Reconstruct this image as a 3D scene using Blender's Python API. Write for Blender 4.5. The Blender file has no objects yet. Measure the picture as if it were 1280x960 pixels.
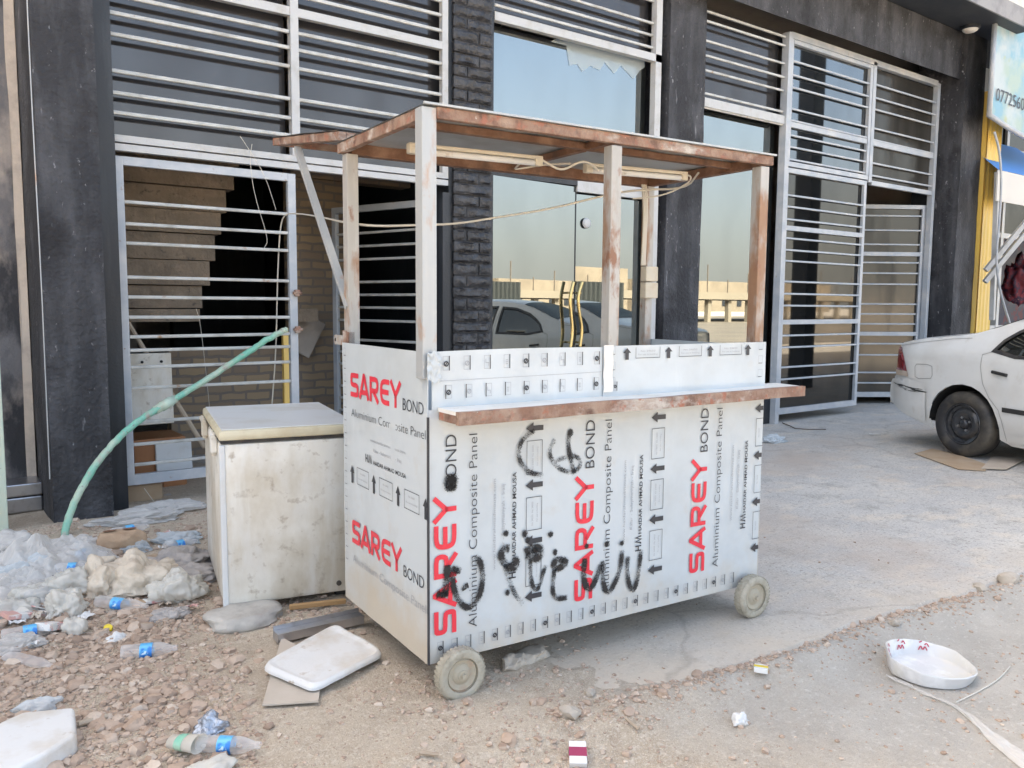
import bpy, bmesh, math, random
from mathutils import Vector, Matrix, noise, geometry
import numpy as np
rnd = random.Random(7)
SC = bpy.context.scene
COL = SC.collection
# ------------------------------------------------------------------ camera
F_PX = 1030.108
CP = Vector((0.0, 0.0, 1.38))
cF = Vector((0.594, 0.798, -0.0964)).normalized()
cR = Vector((0.803, -0.597, 0.0073)); cR = (cR - cF * cR.dot(cF)).normalized()
cU = cR.cross(cF)
cam = bpy.data.cameras.new('camera'); camo = bpy.data.objects.new('camera', cam); COL.objects.link(camo)
cam.sensor_fit = 'HORIZONTAL'; cam.sensor_width = 36.0; cam.lens = F_PX / 1280 * 36
cam.clip_start = 0.05; cam.clip_end = 2000
mw = Matrix((cR, cU, -cF)).transposed().to_4x4(); mw.translation = CP
camo.matrix_world = mw
SC.camera = camo
# ------------------------------------------------------------------ light
SUN_EL, SUN_AZ = math.radians(40), math.radians(-18)
W = bpy.data.worlds.new('World'); SC.world = W; W.use_nodes = True
wn = W.node_tree; bg = wn.nodes['Background']
sky = wn.nodes.new('ShaderNodeTexSky'); sky.sky_type = 'NISHITA'; sky.sun_disc = False
sky.sun_elevation = SUN_EL; sky.sun_rotation = SUN_AZ; sky.dust_density = 5.0; sky.air_density = 0.5; sky.ozone_density = 0.4
dust = wn.nodes.new('ShaderNodeMix'); dust.data_type = 'RGBA'; dust.blend_type = 'MULTIPLY'; dust.inputs[0].default_value = 1.0; dust.inputs[7].default_value = (1.07, .985, .79, 1)  # dusty air
wn.links.new(sky.outputs[0], dust.inputs[6]); 
wtc = wn.nodes.new('ShaderNodeTexCoord'); wsx = wn.nodes.new('ShaderNodeSeparateXYZ'); wn.links.new(wtc.outputs['Generated'], wsx.inputs[0])
wmr = wn.nodes.new('ShaderNodeMapRange'); wmr.interpolation_type = 'SMOOTHSTEP'; wmr.inputs['From Min'].default_value = .34; wmr.inputs['From Max'].default_value = -.02; wmr.inputs['To Max'].default_value = .85; wn.links.new(wsx.outputs[2], wmr.inputs[0])
haze_mix = wn.nodes.new('ShaderNodeMix'); haze_mix.data_type = 'RGBA'; haze_mix.inputs[7].default_value = (1.62, 1.56, 1.40, 1)  # pale dusty horizon
wn.links.new(wmr.outputs[0], haze_mix.inputs[0]); wn.links.new(dust.outputs[2], haze_mix.inputs[6]); wn.links.new(haze_mix.outputs[2], bg.inputs[0]); bg.inputs[1].default_value = 0.15
sl = bpy.data.lights.new('sun', 'SUN'); sl.energy = 4.0; sl.angle = math.radians(0.5); sl.color = (1, .93, .82)
so = bpy.data.objects.new('sun', sl); COL.objects.link(so)
sdir = Vector((math.sin(SUN_AZ) * math.cos(SUN_EL), math.cos(SUN_AZ) * math.cos(SUN_EL), math.sin(SUN_EL)))
so.rotation_euler = (-sdir).to_track_quat('-Z', 'Y').to_euler(); so.location = sdir * 40
SC.view_settings.view_transform = 'Standard'; SC.view_settings.look = 'None'
SC.view_settings.exposure = 3.14; SC.view_settings.gamma = 1.0
SC.cycles.max_bounces = 8; SC.cycles.transparent_max_bounces = 12
SC.cycles.use_denoising = True
# ------------------------------------------------------------------ helpers
def ray(x, y): return cF + cR * ((x - 640) / F_PX) + cU * ((480 - y) / F_PX)
def FY(x, y, Y):
    d = ray(x, y); return CP + d * ((Y - CP.y) / d.y)
def GZ(x, y, z=0.0):
    d = ray(x, y); return CP + d * ((z - CP.z) / d.z)
def sst(a, b, x):
    t = min(1, max(0, (x - a) / (b - a))); return t * t * (3 - 2 * t)
def n3(x, y, z=0.0): return noise.noise(Vector((x, y, z)))
def fr(x, y, z=0.0, o=4): return noise.fractal(Vector((x, y, z)), 1.0, 2.0, o)
def edge_y(x): return 2.0 - .085 * (x - 2.0) + .05 * n3(x * 1.3, 5.0) + .02 * n3(x * 6, 9.)
def terrain(x, y):
    d = edge_y(x) - y
    w = fr(x * .9, y * .9, 3.1)
    h = -.055 * sst(-.02, .32, d)
    h += .03 * math.exp(-((d - .06) / .11) ** 2) * (.6 + .6 * n3(x * 3, y * 3, 7)) * sst(1.2, 2.6, x)
    cover = sst(2.55, 1.35, x + .55 * n3(x * 1.1, y * 1.1, 1.7) + .25 * n3(x * 4, y * 4, 2) + .16 * n3(x * 11, y * 11, 6) + .10 * n3(x * 24, y * 24, 6))
    if d < .1:
        h += (-.03 + .048 * cover) * sst(.1, -.02, d)
    h += .05 * math.exp(-(((x - .7) / .6) ** 2 + ((y - 4.7) / .7) ** 2))
    damp = sst(2.7, 1.4, x) * .75 + .25
    if y > 5.6: damp *= .5
    h += damp * (.018 * w + .009 * fr(x * 4, y * 4, 8.0) + .005 * n3(x * 17, y * 17, 1)) + .002 * n3(x * 30, y * 30, 4) * damp
    return h
def G(x, y, lift=0.0):
    """point of the terrain (or pavement) seen at that pixel"""
    d = ray(x, y); p = None; t = 1.0
    while t < 40:
        p = CP + d * t
        if p.z <= GH(p.x, p.y): break
        t += .01
    p.z = GH(p.x, p.y) + lift
    return p
def on_slab(x, y): return x > 1.35 and y > edge_y(x) + .03
def GH(x, y):
    h = terrain(x, y)
    return max(h, 0.0) if on_slab(x, y) else h

class MB:
    def __init__(s): s.v = []; s.f = []; s.a = {}
    def add(s, vs, fs):
        o = len(s.v); s.v += [tuple(v) for v in vs]; s.f += [tuple(i + o for i in f) for f in fs]; return s
    def box(s, x0, x1, y0, y1, z0, z1, b=0.0, M=None):
        if b <= 0:
            vs = [(x0, y0, z0), (x1, y0, z0), (x1, y1, z0), (x0, y1, z0), (x0, y0, z1), (x1, y0, z1), (x1, y1, z1), (x0, y1, z1)]
            fs = [(3, 2, 1, 0), (4, 5, 6, 7), (0, 1, 5, 4), (1, 2, 6, 5), (2, 3, 7, 6), (3, 0, 4, 7)]
        else:
            b = min(b, abs(x1 - x0) * .45, abs(y1 - y0) * .45, abs(z1 - z0) * .45)
            bm = bmesh.new(); bmesh.ops.create_cube(bm, size=1)
            for v in bm.verts:
                v.co = Vector((x0 + (v.co.x + .5) * (x1 - x0), y0 + (v.co.y + .5) * (y1 - y0), z0 + (v.co.z + .5) * (z1 - z0)))
            bmesh.ops.bevel(bm, geom=bm.edges[:], offset=b, segments=2, affect='EDGES', profile=.5)
            bm.verts.index_update()
            vs = [v.co.copy() for v in bm.verts]; fs = [tuple(v.index for v in f.verts) for f in bm.faces]; bm.free()
        if M is not None: vs = [M @ Vector(v) for v in vs]
        return s.add(vs, fs)
    def bar(s, p, q, w, h=None, up=(0, 0, 1), b=0.0):
        """square tube from p to q"""
        p = Vector(p); q = Vector(q); h = h or w
        x = (q - p); L = x.length; x.normalize(); u = Vector(up)
        if abs(x.dot(u)) > .98: u = Vector((0, 1, 0))
        y = u.cross(x).normalized(); z = x.cross(y)
        M = Matrix((x, y, z)).transposed().to_4x4(); M.translation = p
        return s.box(0, L, -w / 2, w / 2, -h / 2, h / 2, b, M)
    def tube(s, pts, r, n=8, cap=True):
        pts = [Vector(p) for p in pts]; rs = r if isinstance(r, (list, tuple)) else [r] * len(pts)
        prev = None; vs = []; fs = []
        for i, p in enumerate(pts):
            t = (pts[min(i + 1, len(pts) - 1)] - pts[max(i - 1, 0)]).normalized()
            if prev is None:
                a = Vector((0, 0, 1)) if abs(t.z) < .9 else Vector((1, 0, 0)); prev = t.cross(a).normalized()
            prev = (prev - t * prev.dot(t)).normalized(); c = t.cross(prev)
            for k in range(n):
                A = 2 * math.pi * k / n; vs.append(p + (prev * math.cos(A) + c * math.sin(A)) * rs[i])
        for i in range(len(pts) - 1):
            for k in range(n):
                a = i * n + k; b = i * n + (k + 1) % n; fs.append((a, b, b + n, a + n))
        if cap:
            fs.append(tuple(range(n - 1, -1, -1))); fs.append(tuple((len(pts) - 1) * n + k for k in range(n)))
        return s.add(vs, fs)
    def lathe(s, prof, n=32, M=None, closed=False):
        vs = []; fs = []
        for (r, z) in prof:
            for k in range(n):
                A = 2 * math.pi * k / n; vs.append(Vector((r * math.cos(A), r * math.sin(A), z)))
        m = len(prof)
        for i in range(m if closed else m - 1):
            j = (i + 1) % m
            for k in range(n):
                a = i * n + k; b = i * n + (k + 1) % n; fs.append((a, b, j * n + (k + 1) % n, j * n + k))
        if M is not None: vs = [M @ v for v in vs]
        return s.add(vs, fs)
    def grid(s, fn, nu, nv, flip=False):
        vs = [fn(i / nu, j / nv) for j in range(nv + 1) for i in range(nu + 1)]; fs = []
        for j in range(nv):
            for i in range(nu):
                a = j * (nu + 1) + i; q = (a, a + 1, a + nu + 2, a + nu + 1); fs.append(q[::-1] if flip else q)
        return s.add(vs, fs)
    def prism(s, poly, t, M):
        """2D polygon extruded by t along local z"""
        n = len(poly); vs = [M @ Vector((x, y, 0)) for x, y in poly] + [M @ Vector((x, y, t)) for x, y in poly]
        fs = [tuple(range(n - 1, -1, -1)), tuple(range(n, 2 * n))] + [(i, (i + 1) % n, n + (i + 1) % n, n + i) for i in range(n)]
        return s.add(vs, fs)
    def build(s, name, mat, parent=None, smooth=False, loc=None, auto=None):
        me = bpy.data.meshes.new(name); me.from_pydata(s.v, [], s.f); me.validate()
        bm = bmesh.new(); bm.from_mesh(me); bmesh.ops.recalc_face_normals(bm, faces=bm.faces[:]); bm.to_mesh(me); bm.free()
        for k, vals in s.a.items():
            at = me.attributes.new(k, 'FLOAT', 'POINT'); at.data.foreach_set('value', vals)
        if mat: me.materials.append(mat)
        if smooth or auto:
            me.polygons.foreach_set('use_smooth', [True] * len(me.polygons))
            if auto: me.set_sharp_from_angle(angle=math.radians(auto))
        o = bpy.data.objects.new(name, me); COL.objects.link(o)
        if parent is not None: o.parent = parent
        if loc is not None: o.location = loc
        return o
def tag(o, label, cat, group=None, kind=None):
    if label: o['label'] = label
    if cat: o['category'] = cat
    if group: o['group'] = group
    if kind: o['kind'] = kind
    return o
def thing(name, label, cat, loc=(0, 0, 0), rz=0.0, group=None):
    o = bpy.data.objects.new(name, None); COL.objects.link(o); o.location = loc; o.rotation_euler = (0, 0, rz)
    o.empty_display_size = .1
    return tag(o, label, cat, group)
def single(mb, name, mat, label, cat, loc=None, rz=0.0, group=None, smooth=False, auto=None):
    o = mb.build(name, mat, None, smooth, loc, auto); o.rotation_euler = (0, 0, rz); return tag(o, label, cat, group)
def chaikin(P, it=2):
    for _ in range(it):
        Q = [P[0]]
        for a, b in zip(P[:-1], P[1:]):
            a = Vector(a); b = Vector(b); Q += [a * .75 + b * .25, a * .25 + b * .75]
        Q.append(Vector(P[-1])); P = Q
    return [Vector(p) for p in P]
# ---- materials
def mat(name, col, rough=.6, metal=0.0, var=(), bump=0.0, bscale=40.0, spec=.5, coord='Object', mapscale=(1, 1, 1), bdetail=6, coat=0.0, rvar=0.0):
    """var: list of (colour, noise scale, lo, hi, (sx,sy,sz) stretch, strength)"""
    m = bpy.data.materials.new(name); m.use_nodes = True; t = m.node_tree; N = t.nodes; L = t.links
    b = N['Principled BSDF']; b.inputs['Roughness'].default_value = rough; b.inputs['Metallic'].default_value = metal
    b.inputs['Specular IOR Level'].default_value = spec; b.inputs['Coat Weight'].default_value = coat
    tc = N.new('ShaderNodeTexCoord'); cur = None
    src = tc.outputs['Object']
    if coord == 'World':
        g = N.new('ShaderNodeNewGeometry'); src = g.outputs['Position']
    prev = N.new('ShaderNodeRGB'); prev.outputs[0].default_value = (*col, 1); prev = prev.outputs[0]
    for i, v in enumerate(var):
        c, s, lo, hi = v[:4]; st = v[4] if len(v) > 4 else (1, 1, 1); k = v[5] if len(v) > 5 else 1.0
        mp = N.new('ShaderNodeMapping'); mp.inputs['Scale'].default_value = st; mp.inputs['Location'].default_value = (i * 3.7, i * 1.3, i * 5.1)
        L.new(src, mp.inputs[0])
        no = N.new('ShaderNodeTexNoise'); no.inputs['Scale'].default_value = s; no.inputs['Detail'].default_value = 8; no.inputs['Roughness'].default_value = .6
        L.new(mp.outputs[0], no.inputs['Vector'])
        mr = N.new('ShaderNodeMapRange'); mr.inputs['From Min'].default_value = lo; mr.inputs['From Max'].default_value = hi; mr.inputs['To Max'].default_value = k
        L.new(no.outputs[0], mr.inputs[0])
        mx = N.new('ShaderNodeMix'); mx.data_type = 'RGBA'; L.new(mr.outputs[0], mx.inputs[0]); L.new(prev, mx.inputs[6]); mx.inputs[7].default_value = (*c, 1)
        prev = mx.outputs[2]
    L.new(prev, b.inputs['Base Color'])
    if bump:
        no = N.new('ShaderNodeTexNoise'); no.inputs['Scale'].default_value = bscale; no.inputs['Detail'].default_value = bdetail
        mp = N.new('ShaderNodeMapping'); mp.inputs['Scale'].default_value = mapscale; L.new(src, mp.inputs[0]); L.new(mp.outputs[0], no.inputs['Vector'])
        bp = N.new('ShaderNodeBump'); bp.inputs['Strength'].default_value = bump; bp.inputs['Distance'].default_value = .02
        L.new(no.outputs[0], bp.inputs['Height']); L.new(bp.outputs[0], b.inputs['Normal'])
    if rvar:
        no = N.new('ShaderNodeTexNoise'); no.inputs['Scale'].default_value = 6; no.inputs['Detail'].default_value = 6; L.new(src, no.inputs['Vector'])
        mr = N.new('ShaderNodeMapRange'); mr.inputs['To Min'].default_value = rough - rvar; mr.inputs['To Max'].default_value = rough + rvar
        L.new(no.outputs[0], mr.inputs[0]); L.new(mr.outputs[0], b.inputs['Roughness'])
    return m
def glassy(name, gcol, dcol, fac, rough, var=None, bump=0.0):
    """coated mirror glass: glossy over a dark diffuse body"""
    m = bpy.data.materials.new(name); m.use_nodes = True; t = m.node_tree; N = t.nodes; L = t.links
    N.remove(N['Principled BSDF']); out = N['Material Output']
    g = N.new('ShaderNodeBsdfGlossy'); g.inputs[0].default_value = (*gcol, 1); g.inputs['Roughness'].default_value = rough
    d = N.new('ShaderNodeBsdfDiffuse'); d.inputs[0].default_value = (*dcol, 1)
    mx = N.new('ShaderNodeMixShader'); mx.inputs[0].default_value = fac; L.new(d.outputs[0], mx.inputs[1]); L.new(g.outputs[0], mx.inputs[2])
    L.new(mx.outputs[0], out.inputs[0])
    tc = N.new('ShaderNodeNewGeometry')
    if var:
        c, s, lo, hi, st = var
        mp = N.new('ShaderNodeMapping'); mp.inputs['Scale'].default_value = st; L.new(tc.outputs['Position'], mp.inputs[0])
        no = N.new('ShaderNodeTexNoise'); no.inputs['Scale'].default_value = s; no.inputs['Detail'].default_value = 7; L.new(mp.outputs[0], no.inputs['Vector'])
        mr = N.new('ShaderNodeMapRange'); mr.inputs['From Min'].default_value = lo; mr.inputs['From Max'].default_value = hi
        mr.inputs['To Min'].default_value = fac; mr.inputs['To Max'].default_value = c; L.new(no.outputs[0], mr.inputs[0]); L.new(mr.outputs[0], mx.inputs[0])
    if bump:
        no = N.new('ShaderNodeTexNoise'); no.inputs['Scale'].default_value = 1.3; no.inputs['Detail'].default_value = 1; L.new(tc.outputs['Position'], no.inputs['Vector'])
        bp = N.new('ShaderNodeBump'); bp.inputs['Strength'].default_value = bump; bp.inputs['Distance'].default_value = .02
        L.new(no.outputs[0], bp.inputs['Height']); L.new(bp.outputs[0], g.inputs['Normal'])
    return m
def clear(name, col, opac, rough=.15, trans=.3, bump=0.0):
    """thin plastic film: part see-through, part pale and shiny"""
    m = bpy.data.materials.new(name); m.use_nodes = True; t = m.node_tree; N = t.nodes; L = t.links
    b = N['Principled BSDF']; b.inputs['Base Color'].default_value = (*col, 1); b.inputs['Roughness'].default_value = rough
    tr = N.new('ShaderNodeBsdfTransparent'); tl = N.new('ShaderNodeBsdfTranslucent'); tl.inputs[0].default_value = (*col, 1)
    a = N.new('ShaderNodeMixShader'); a.inputs[0].default_value = trans; L.new(b.outputs[0], a.inputs[1]); L.new(tl.outputs[0], a.inputs[2])
    lw = N.new('ShaderNodeLayerWeight'); lw.inputs[0].default_value = .35
    mr = N.new('ShaderNodeMapRange'); mr.inputs['To Min'].default_value = opac; mr.inputs['To Max'].default_value = min(1, opac + .45); L.new(lw.outputs['Facing'], mr.inputs[0])
    c = N.new('ShaderNodeMixShader'); L.new(mr.outputs[0], c.inputs[0]); L.new(tr.outputs[0], c.inputs[1]); L.new(a.outputs[0], c.inputs[2])
    L.new(c.outputs[0], N['Material Output'].inputs[0])
    if bump:
        no = N.new('ShaderNodeTexNoise'); no.inputs['Scale'].default_value = 30; bp = N.new('ShaderNodeBump'); bp.inputs['Strength'].default_value = bump; bp.inputs['Distance'].default_value = .01
        tc = N.new('ShaderNodeTexCoord'); L.new(tc.outputs['Object'], no.inputs['Vector']); L.new(no.outputs[0], bp.inputs['Height']); L.new(bp.outputs[0], b.inputs['Normal'])
    return m
def spray(name, col):
    m = bpy.data.materials.new(name); m.use_nodes = True; t = m.node_tree; N = t.nodes; L = t.links
    b = N['Principled BSDF']; b.inputs['Base Color'].default_value = (*col, 1); b.inputs['Roughness'].default_value = .6
    at = N.new('ShaderNodeAttribute'); at.attribute_name = 'dens'
    no = N.new('ShaderNodeTexNoise'); no.inputs['Scale'].default_value = 260; tc = N.new('ShaderNodeTexCoord'); L.new(tc.outputs['Object'], no.inputs['Vector'])
    mr = N.new('ShaderNodeMapRange'); mr.inputs['From Min'].default_value = .3; mr.inputs['From Max'].default_value = .7; mr.inputs['To Min'].default_value = -.75; mr.inputs['To Max'].default_value = .15; L.new(no.outputs[0], mr.inputs[0])
    mu = N.new('ShaderNodeMath'); mu.operation = 'MULTIPLY_ADD'; mu.use_clamp = True; L.new(at.outputs['Fac'], mu.inputs[0]); mu.inputs[1].default_value = 1.75; L.new(mr.outputs[0], mu.inputs[2])
    tr = N.new('ShaderNodeBsdfTransparent'); mx = N.new('ShaderNodeMixShader'); L.new(mu.outputs[0], mx.inputs[0]); L.new(tr.outputs[0], mx.inputs[1]); L.new(b.outputs[0], mx.inputs[2])
    L.new(mx.outputs[0], N['Material Output'].inputs[0]); return m
X1 = (1, 1, 1); VS = (1, 1, .12); HS = (.12, 1, 1)
m_black = mat('black_plaster', (.026, .027, .032), .75, var=[((.095, .097, .107), 5, .42, .75, (1, 1, .25)), ((.30, .30, .31), 30, .64, .72, (1, 1, .5)), ((.22, .22, .23), 9, .66, .74, (1.6, 1.6, .35)), ((.014, .014, .017), 2.2, .5, .66)], bump=.95, bscale=32, coord='World')
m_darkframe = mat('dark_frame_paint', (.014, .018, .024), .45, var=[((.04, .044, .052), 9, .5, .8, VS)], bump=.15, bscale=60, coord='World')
m_brickblk = mat('black_brick', (.022, .022, .025), .34, var=[((.08, .08, .085), 9, .45, .8), ((.4, .4, .4), 40, .68, .78, X1, .6)], bump=.6, bscale=45, coord='World')
m_mortblk = mat('black_mortar', (.03, .03, .033), .8, bump=.5, bscale=60, coord='World')
m_white = mat('white_steel_paint', (.47, .475, .475), .4, var=[((.36, .345, .31), 8, .5, .8), ((.33, .17, .08), 22, .68, .76)], coord='World', bump=.05, bscale=90)
m_barw = mat('white_bar_paint', (.49, .495, .48), .4, var=[((.33, .32, .29), 7, .46, .7), ((.32, .19, .10), 13, .64, .74)], coord='World')
m_gatew = mat('grey_white_gate_paint', (.36, .395, .44), .38, var=[((.50, .51, .52), 5, .4, .7), ((.27, .18, .12), 19, .66, .74)], coord='World')
m_mirror = glassy('mirror_glass', (.27, .29, .285), (.06, .062, .06), .90, .006, var=(.78, 3.0, .45, .8, (1, 1, .4)), bump=.012)
m_dusty = glassy('dusty_dark_glass', (.16, .15, .145), (.045, .045, .048), .45, .08, var=(.25, 2.5, .4, .75, (1, 1, .3)), bump=.02)
m_gateglass = glassy('gate_glass', (.14, .135, .125), (.018, .02, .022), .72, .03, var=(.5, 2.5, .45, .8, (1, 1, .4)), bump=.02)
m_gateglass2 = glassy('dusty_gate_glass', (.12, .115, .105), (.06, .057, .052), .5, .12, var=(.15, 4, .45, .7, (1, 1, .2)))
m_transom = glassy('transom_glass', (.20, .215, .225), (.03, .033, .037), .8, .03, var=(.6, 2.5, .45, .8, (1, 1, .4)), bump=.01)
m_film = clear('torn_film', (.7, .8, .85), .22, .3)
m_conc = mat('concrete', (.45, .44, .42), .8, var=[((.54, .515, .47), 1.6, .42, .68), ((.385, .38, .375), 3.5, .5, .75), ((.58, .56, .53), 14, .58, .75, X1, .7), ((.30, .285, .26), 5, .55, .66, X1, .6), ((.60, .53, .44), 2.4, .52, .64, (1, 1.8, 1), .7), ((.27, .25, .225), 22, .56, .64, X1, .6), ((.20, .185, .165), 55, .57, .63, X1, .8), ((.72, .68, .62), 90, .57, .63, X1, .8), ((.44, .37, .31), .9, .52, .72, X1, .8)], bump=.25, bscale=70, coord='World')
m_rustblk = mat('scorched_wall', (.16, .155, .16), .8, var=[((.4, .35, .31), 3, .45, .62, (1, 1, .6)), ((.04, .04, .045), 2.2, .5, .6, (1, 1, .5))], bump=.4, bscale=25, coord='World')
m_beige = mat('beige_plaster', (.5, .43, .36), .85, var=[((.35, .3, .26), 8, .45, .75)], bump=.3, bscale=40, coord='World')
m_pgreen = mat('pale_green_paint', (.52, .60, .50), .5, var=[((.6, .58, .42), 3, .45, .7), ((.25, .16, .1), 18, .68, .75)], coord='World')
m_steel = mat('bright_steel', (.5, .5, .52), .3, .9, var=[((.25, .22, .2), 10, .5, .8)], coord='World')
m_interior = mat('interior_plaster', (.36, .32, .28), .85, var=[((.25, .22, .19), 2, .4, .7)], bump=.3, bscale=20, coord='World')
m_stair = mat('raw_concrete_stair', (.24, .19, .14), .9, var=[((.15, .12, .09), 4, .4, .7), ((.31, .25, .19), 9, .55, .8), ((.10, .085, .07), 20, .6, .7)], bump=.9, bscale=22, coord='World')
m_yellow = mat('yellow_cladding', (.75, .50, .11), .35, var=[((.62, .45, .2), 6, .5, .8, VS)], coord='World', bump=.03)
m_panel = mat('aluminium_composite_film', (.53, .575, .60), .28, .0, var=[((.46, .495, .51), 3, .45, .7), ((.50, .46, .40), 7, .60, .8, X1, .6), ((.62, .655, .67), 20, .6, .8, VS, .5)], bump=.10, bscale=5, bdetail=2)
m_paneldirt = None
m_rust = mat('rusty_steel', (.23, .13, .09), .75, var=[((.35, .25, .19), 9, .42, .62), ((.13, .07, .05), 13, .52, .66), ((.50, .45, .40), 8, .56, .68, (.5, 1, 1)), ((.34, .14, .09), 24, .55, .66), ((.62, .58, .54), 34, .66, .74)], bump=.35, bscale=70)
m_rustd = mat('dark_rusty_steel', (.17, .085, .05), .8, var=[((.30, .18, .12), 9, .45, .7), ((.09, .055, .04), 12, .5, .75)], bump=.25, bscale=60)
m_post = mat('galvanised_post', (.40, .42, .43), .45, .15, var=[((.50, .50, .48), 5, .45, .7, VS), ((.42, .25, .15), 9, .62, .74, (1, 1, .4))], bump=.05, bscale=50)
m_postr = mat('rust_streaked_post', (.40, .385, .355), .55, .1, var=[((.48, .47, .45), 9, .45, .7, (2, 2, .3)), ((.30, .175, .105), 4.5, .50, .60, (1.5, 1.5, .5)), ((.25, .13, .08), 14, .58, .68, (1, 1, .5))], bump=.08, bscale=50)
m_roofsheet = mat('grey_roof_sheet', (.42, .44, .44), .5, .2, var=[((.22, .2, .18), 4, .45, .75), ((.38, .39, .40), 3, .5, .8, HS)])
m_counter = mat('white_counter_top', (.74, .72, .68), .45, var=[((.6, .55, .48), 6, .5, .75), ((.5, .42, .34), 25, .62, .75)], bump=.05)
m_wheel = mat('dusty_rubber', (.36, .33, .26), .85, var=[((.45, .42, .35), 12, .4, .7), ((.24, .22, .17), 25, .5, .75)], bump=.3, bscale=80)
m_hub = mat('dusty_rusty_hub', (.40, .36, .28), .8, var=[((.40, .27, .19), 14, .55, .75)], bump=.2, bscale=60)
m_red = mat('red_print', (.72, .035, .06), .4); m_ink = mat('black_print', (.035, .037, .045), .45); m_grey = mat('grey_print', (.32, .33, .36), .45)
m_spray = spray('black_spray_paint', (.012, .012, .014))
m_tubew = mat('old_white_plastic', (.58, .53, .43), .4, var=[((.5, .42, .3), 10, .5, .75)])
m_cable = mat('white_cable', (.62, .58, .5), .5); m_cabled = mat('dark_cable', (.12, .10, .08), .6)
m_frz = mat('dirty_freezer_enamel', (.74, .715, .65), .45, var=[((.55, .50, .41), 3.5, .40, .60, (1, 1, .6)), ((.50, .44, .34), 1.6, .55, .7, (1, 1, 1.5), .6), ((.72, .71, .68), 6, .5, .75, (1, .6, .5)), ((.38, .32, .25), 18, .58, .72), ((.74, .74, .71), 2.0, .55, .75, (3, 1, .5))], bump=.06, bscale=25)
m_lid = mat('freezer_lid', (.66, .68, .69), .35, var=[((.55, .53, .48), 4, .5, .75)])
m_lidedge = mat('yellowed_lid_edge', (.62, .57, .42), .45, var=[((.5, .42, .28), 8, .45, .7)])
m_stone = mat('pale_stone', (.42, .37, .31), .85, var=[((.52, .46, .38), 8, .4, .7), ((.28, .24, .2), 16, .55, .75)], bump=.5, bscale=25)
m_gstone = mat('grey_flat_stone', (.50, .475, .43), .85, var=[((.3, .28, .26), 7, .4, .7)], bump=.4, bscale=25)
m_bstone = mat('brown_stone', (.42, .29, .19), .85, var=[((.52, .38, .26), 8, .4, .7), ((.3, .2, .13), 16, .55, .75)], bump=.6, bscale=25)
m_card = mat('brown_cardboard', (.40, .29, .19), .8, var=[((.46, .37, .27), 4, .4, .7)], bump=.05)
m_cardp = mat('dusty_cardboard', (.46, .40, .33), .8, var=[((.55, .49, .42), 4, .4, .7)], bump=.05)
m_foam = mat('white_foam', (.68, .68, .67), .6, var=[((.56, .51, .44), 6, .48, .72), ((.42, .36, .29), 18, .62, .72)], bump=.1, bscale=60)
m_burlap = mat('woven_sack', (.58, .50, .40), .85, var=[((.68, .61, .51), 5, .4, .7), ((.42, .35, .28), 14, .6, .8)], bump=.7, bscale=28)
m_cloth = mat('dusty_grey_cloth', (.38, .35, .33), .85, var=[((.5, .46, .43), 6, .45, .7)], bump=.4, bscale=90)
m_sheet = clear('dusty_plastic_sheet', (.76, .745, .72), .55, .3, .2, .5)
m_bag = clear('pale_plastic_bag', (.74, .80, .84), .6, .2, .3, .5)
m_bagw = clear('whitish_bag', (.74, .72, .66), .75, .3, .2, .5)
m_blackbag = mat('black_plastic', (.015, .015, .017), .25, bump=.2)
m_bottle = clear('bottle_plastic', (.97, .98, 1.0), .24, .06, .45, .3)
m_blue = mat('blue_label', (.12, .45, .75), .35, var=[((.03, .2, .6), 16, .5, .56), ((.6, .78, .88), 26, .58, .62)])
m_foil = mat('crumpled_foil', (.42, .47, .55), .25, .6, bump=.8, bscale=40)
m_wood = mat('old_wood', (.46, .38, .29), .75, var=[((.34, .26, .19), 10, .45, .7, HS)], bump=.1)
m_cab = mat('orange_brown_wood', (.34, .15, .065), .45, var=[((.42, .21, .10), 5, .4, .7, VS)])
m_hose = mat('green_pipe', (.20, .50, .37), .45, var=[((.46, .55, .43), 3.5, .42, .6), ((.4, .36, .3), 14, .56, .68), ((.25, .22, .18), 40, .62, .7)], bump=.3)
m_hosec = mat('pale_coupling', (.50, .62, .50), .5, var=[((.42, .34, .26), 12, .5, .7)])
m_car = mat('white_car_paint', (.68, .685, .67), .25, var=[((.58, .565, .53), 2, .45, .75), ((.5, .46, .40), 9, .62, .8, (1, 1, .5), .6)], coat=.5)
m_carglass = glassy('car_glass', (.3, .3, .28), (.02, .022, .02), .5, .02)
m_rubber = mat('black_rubber', (.022, .022, .024), .6, var=[((.10, .088, .07), 5, .45, .7)], bump=.1, bscale=60)
m_rim = mat('black_steel_rim', (.05, .052, .058), .22, .4, var=[((.09, .085, .08), 12, .5, .7)])
m_chromebk = mat('worn_black_trim', (.03, .03, .03), .4)
m_tail = mat('red_tail_lens', (.20, .015, .02), .12, coat=.6); m_tailc = mat('clear_tail_lens', (.55, .45, .36), .15, coat=.6)
m_void = mat('wheel_well_black', (.012, .012, .012), .9)
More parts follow.
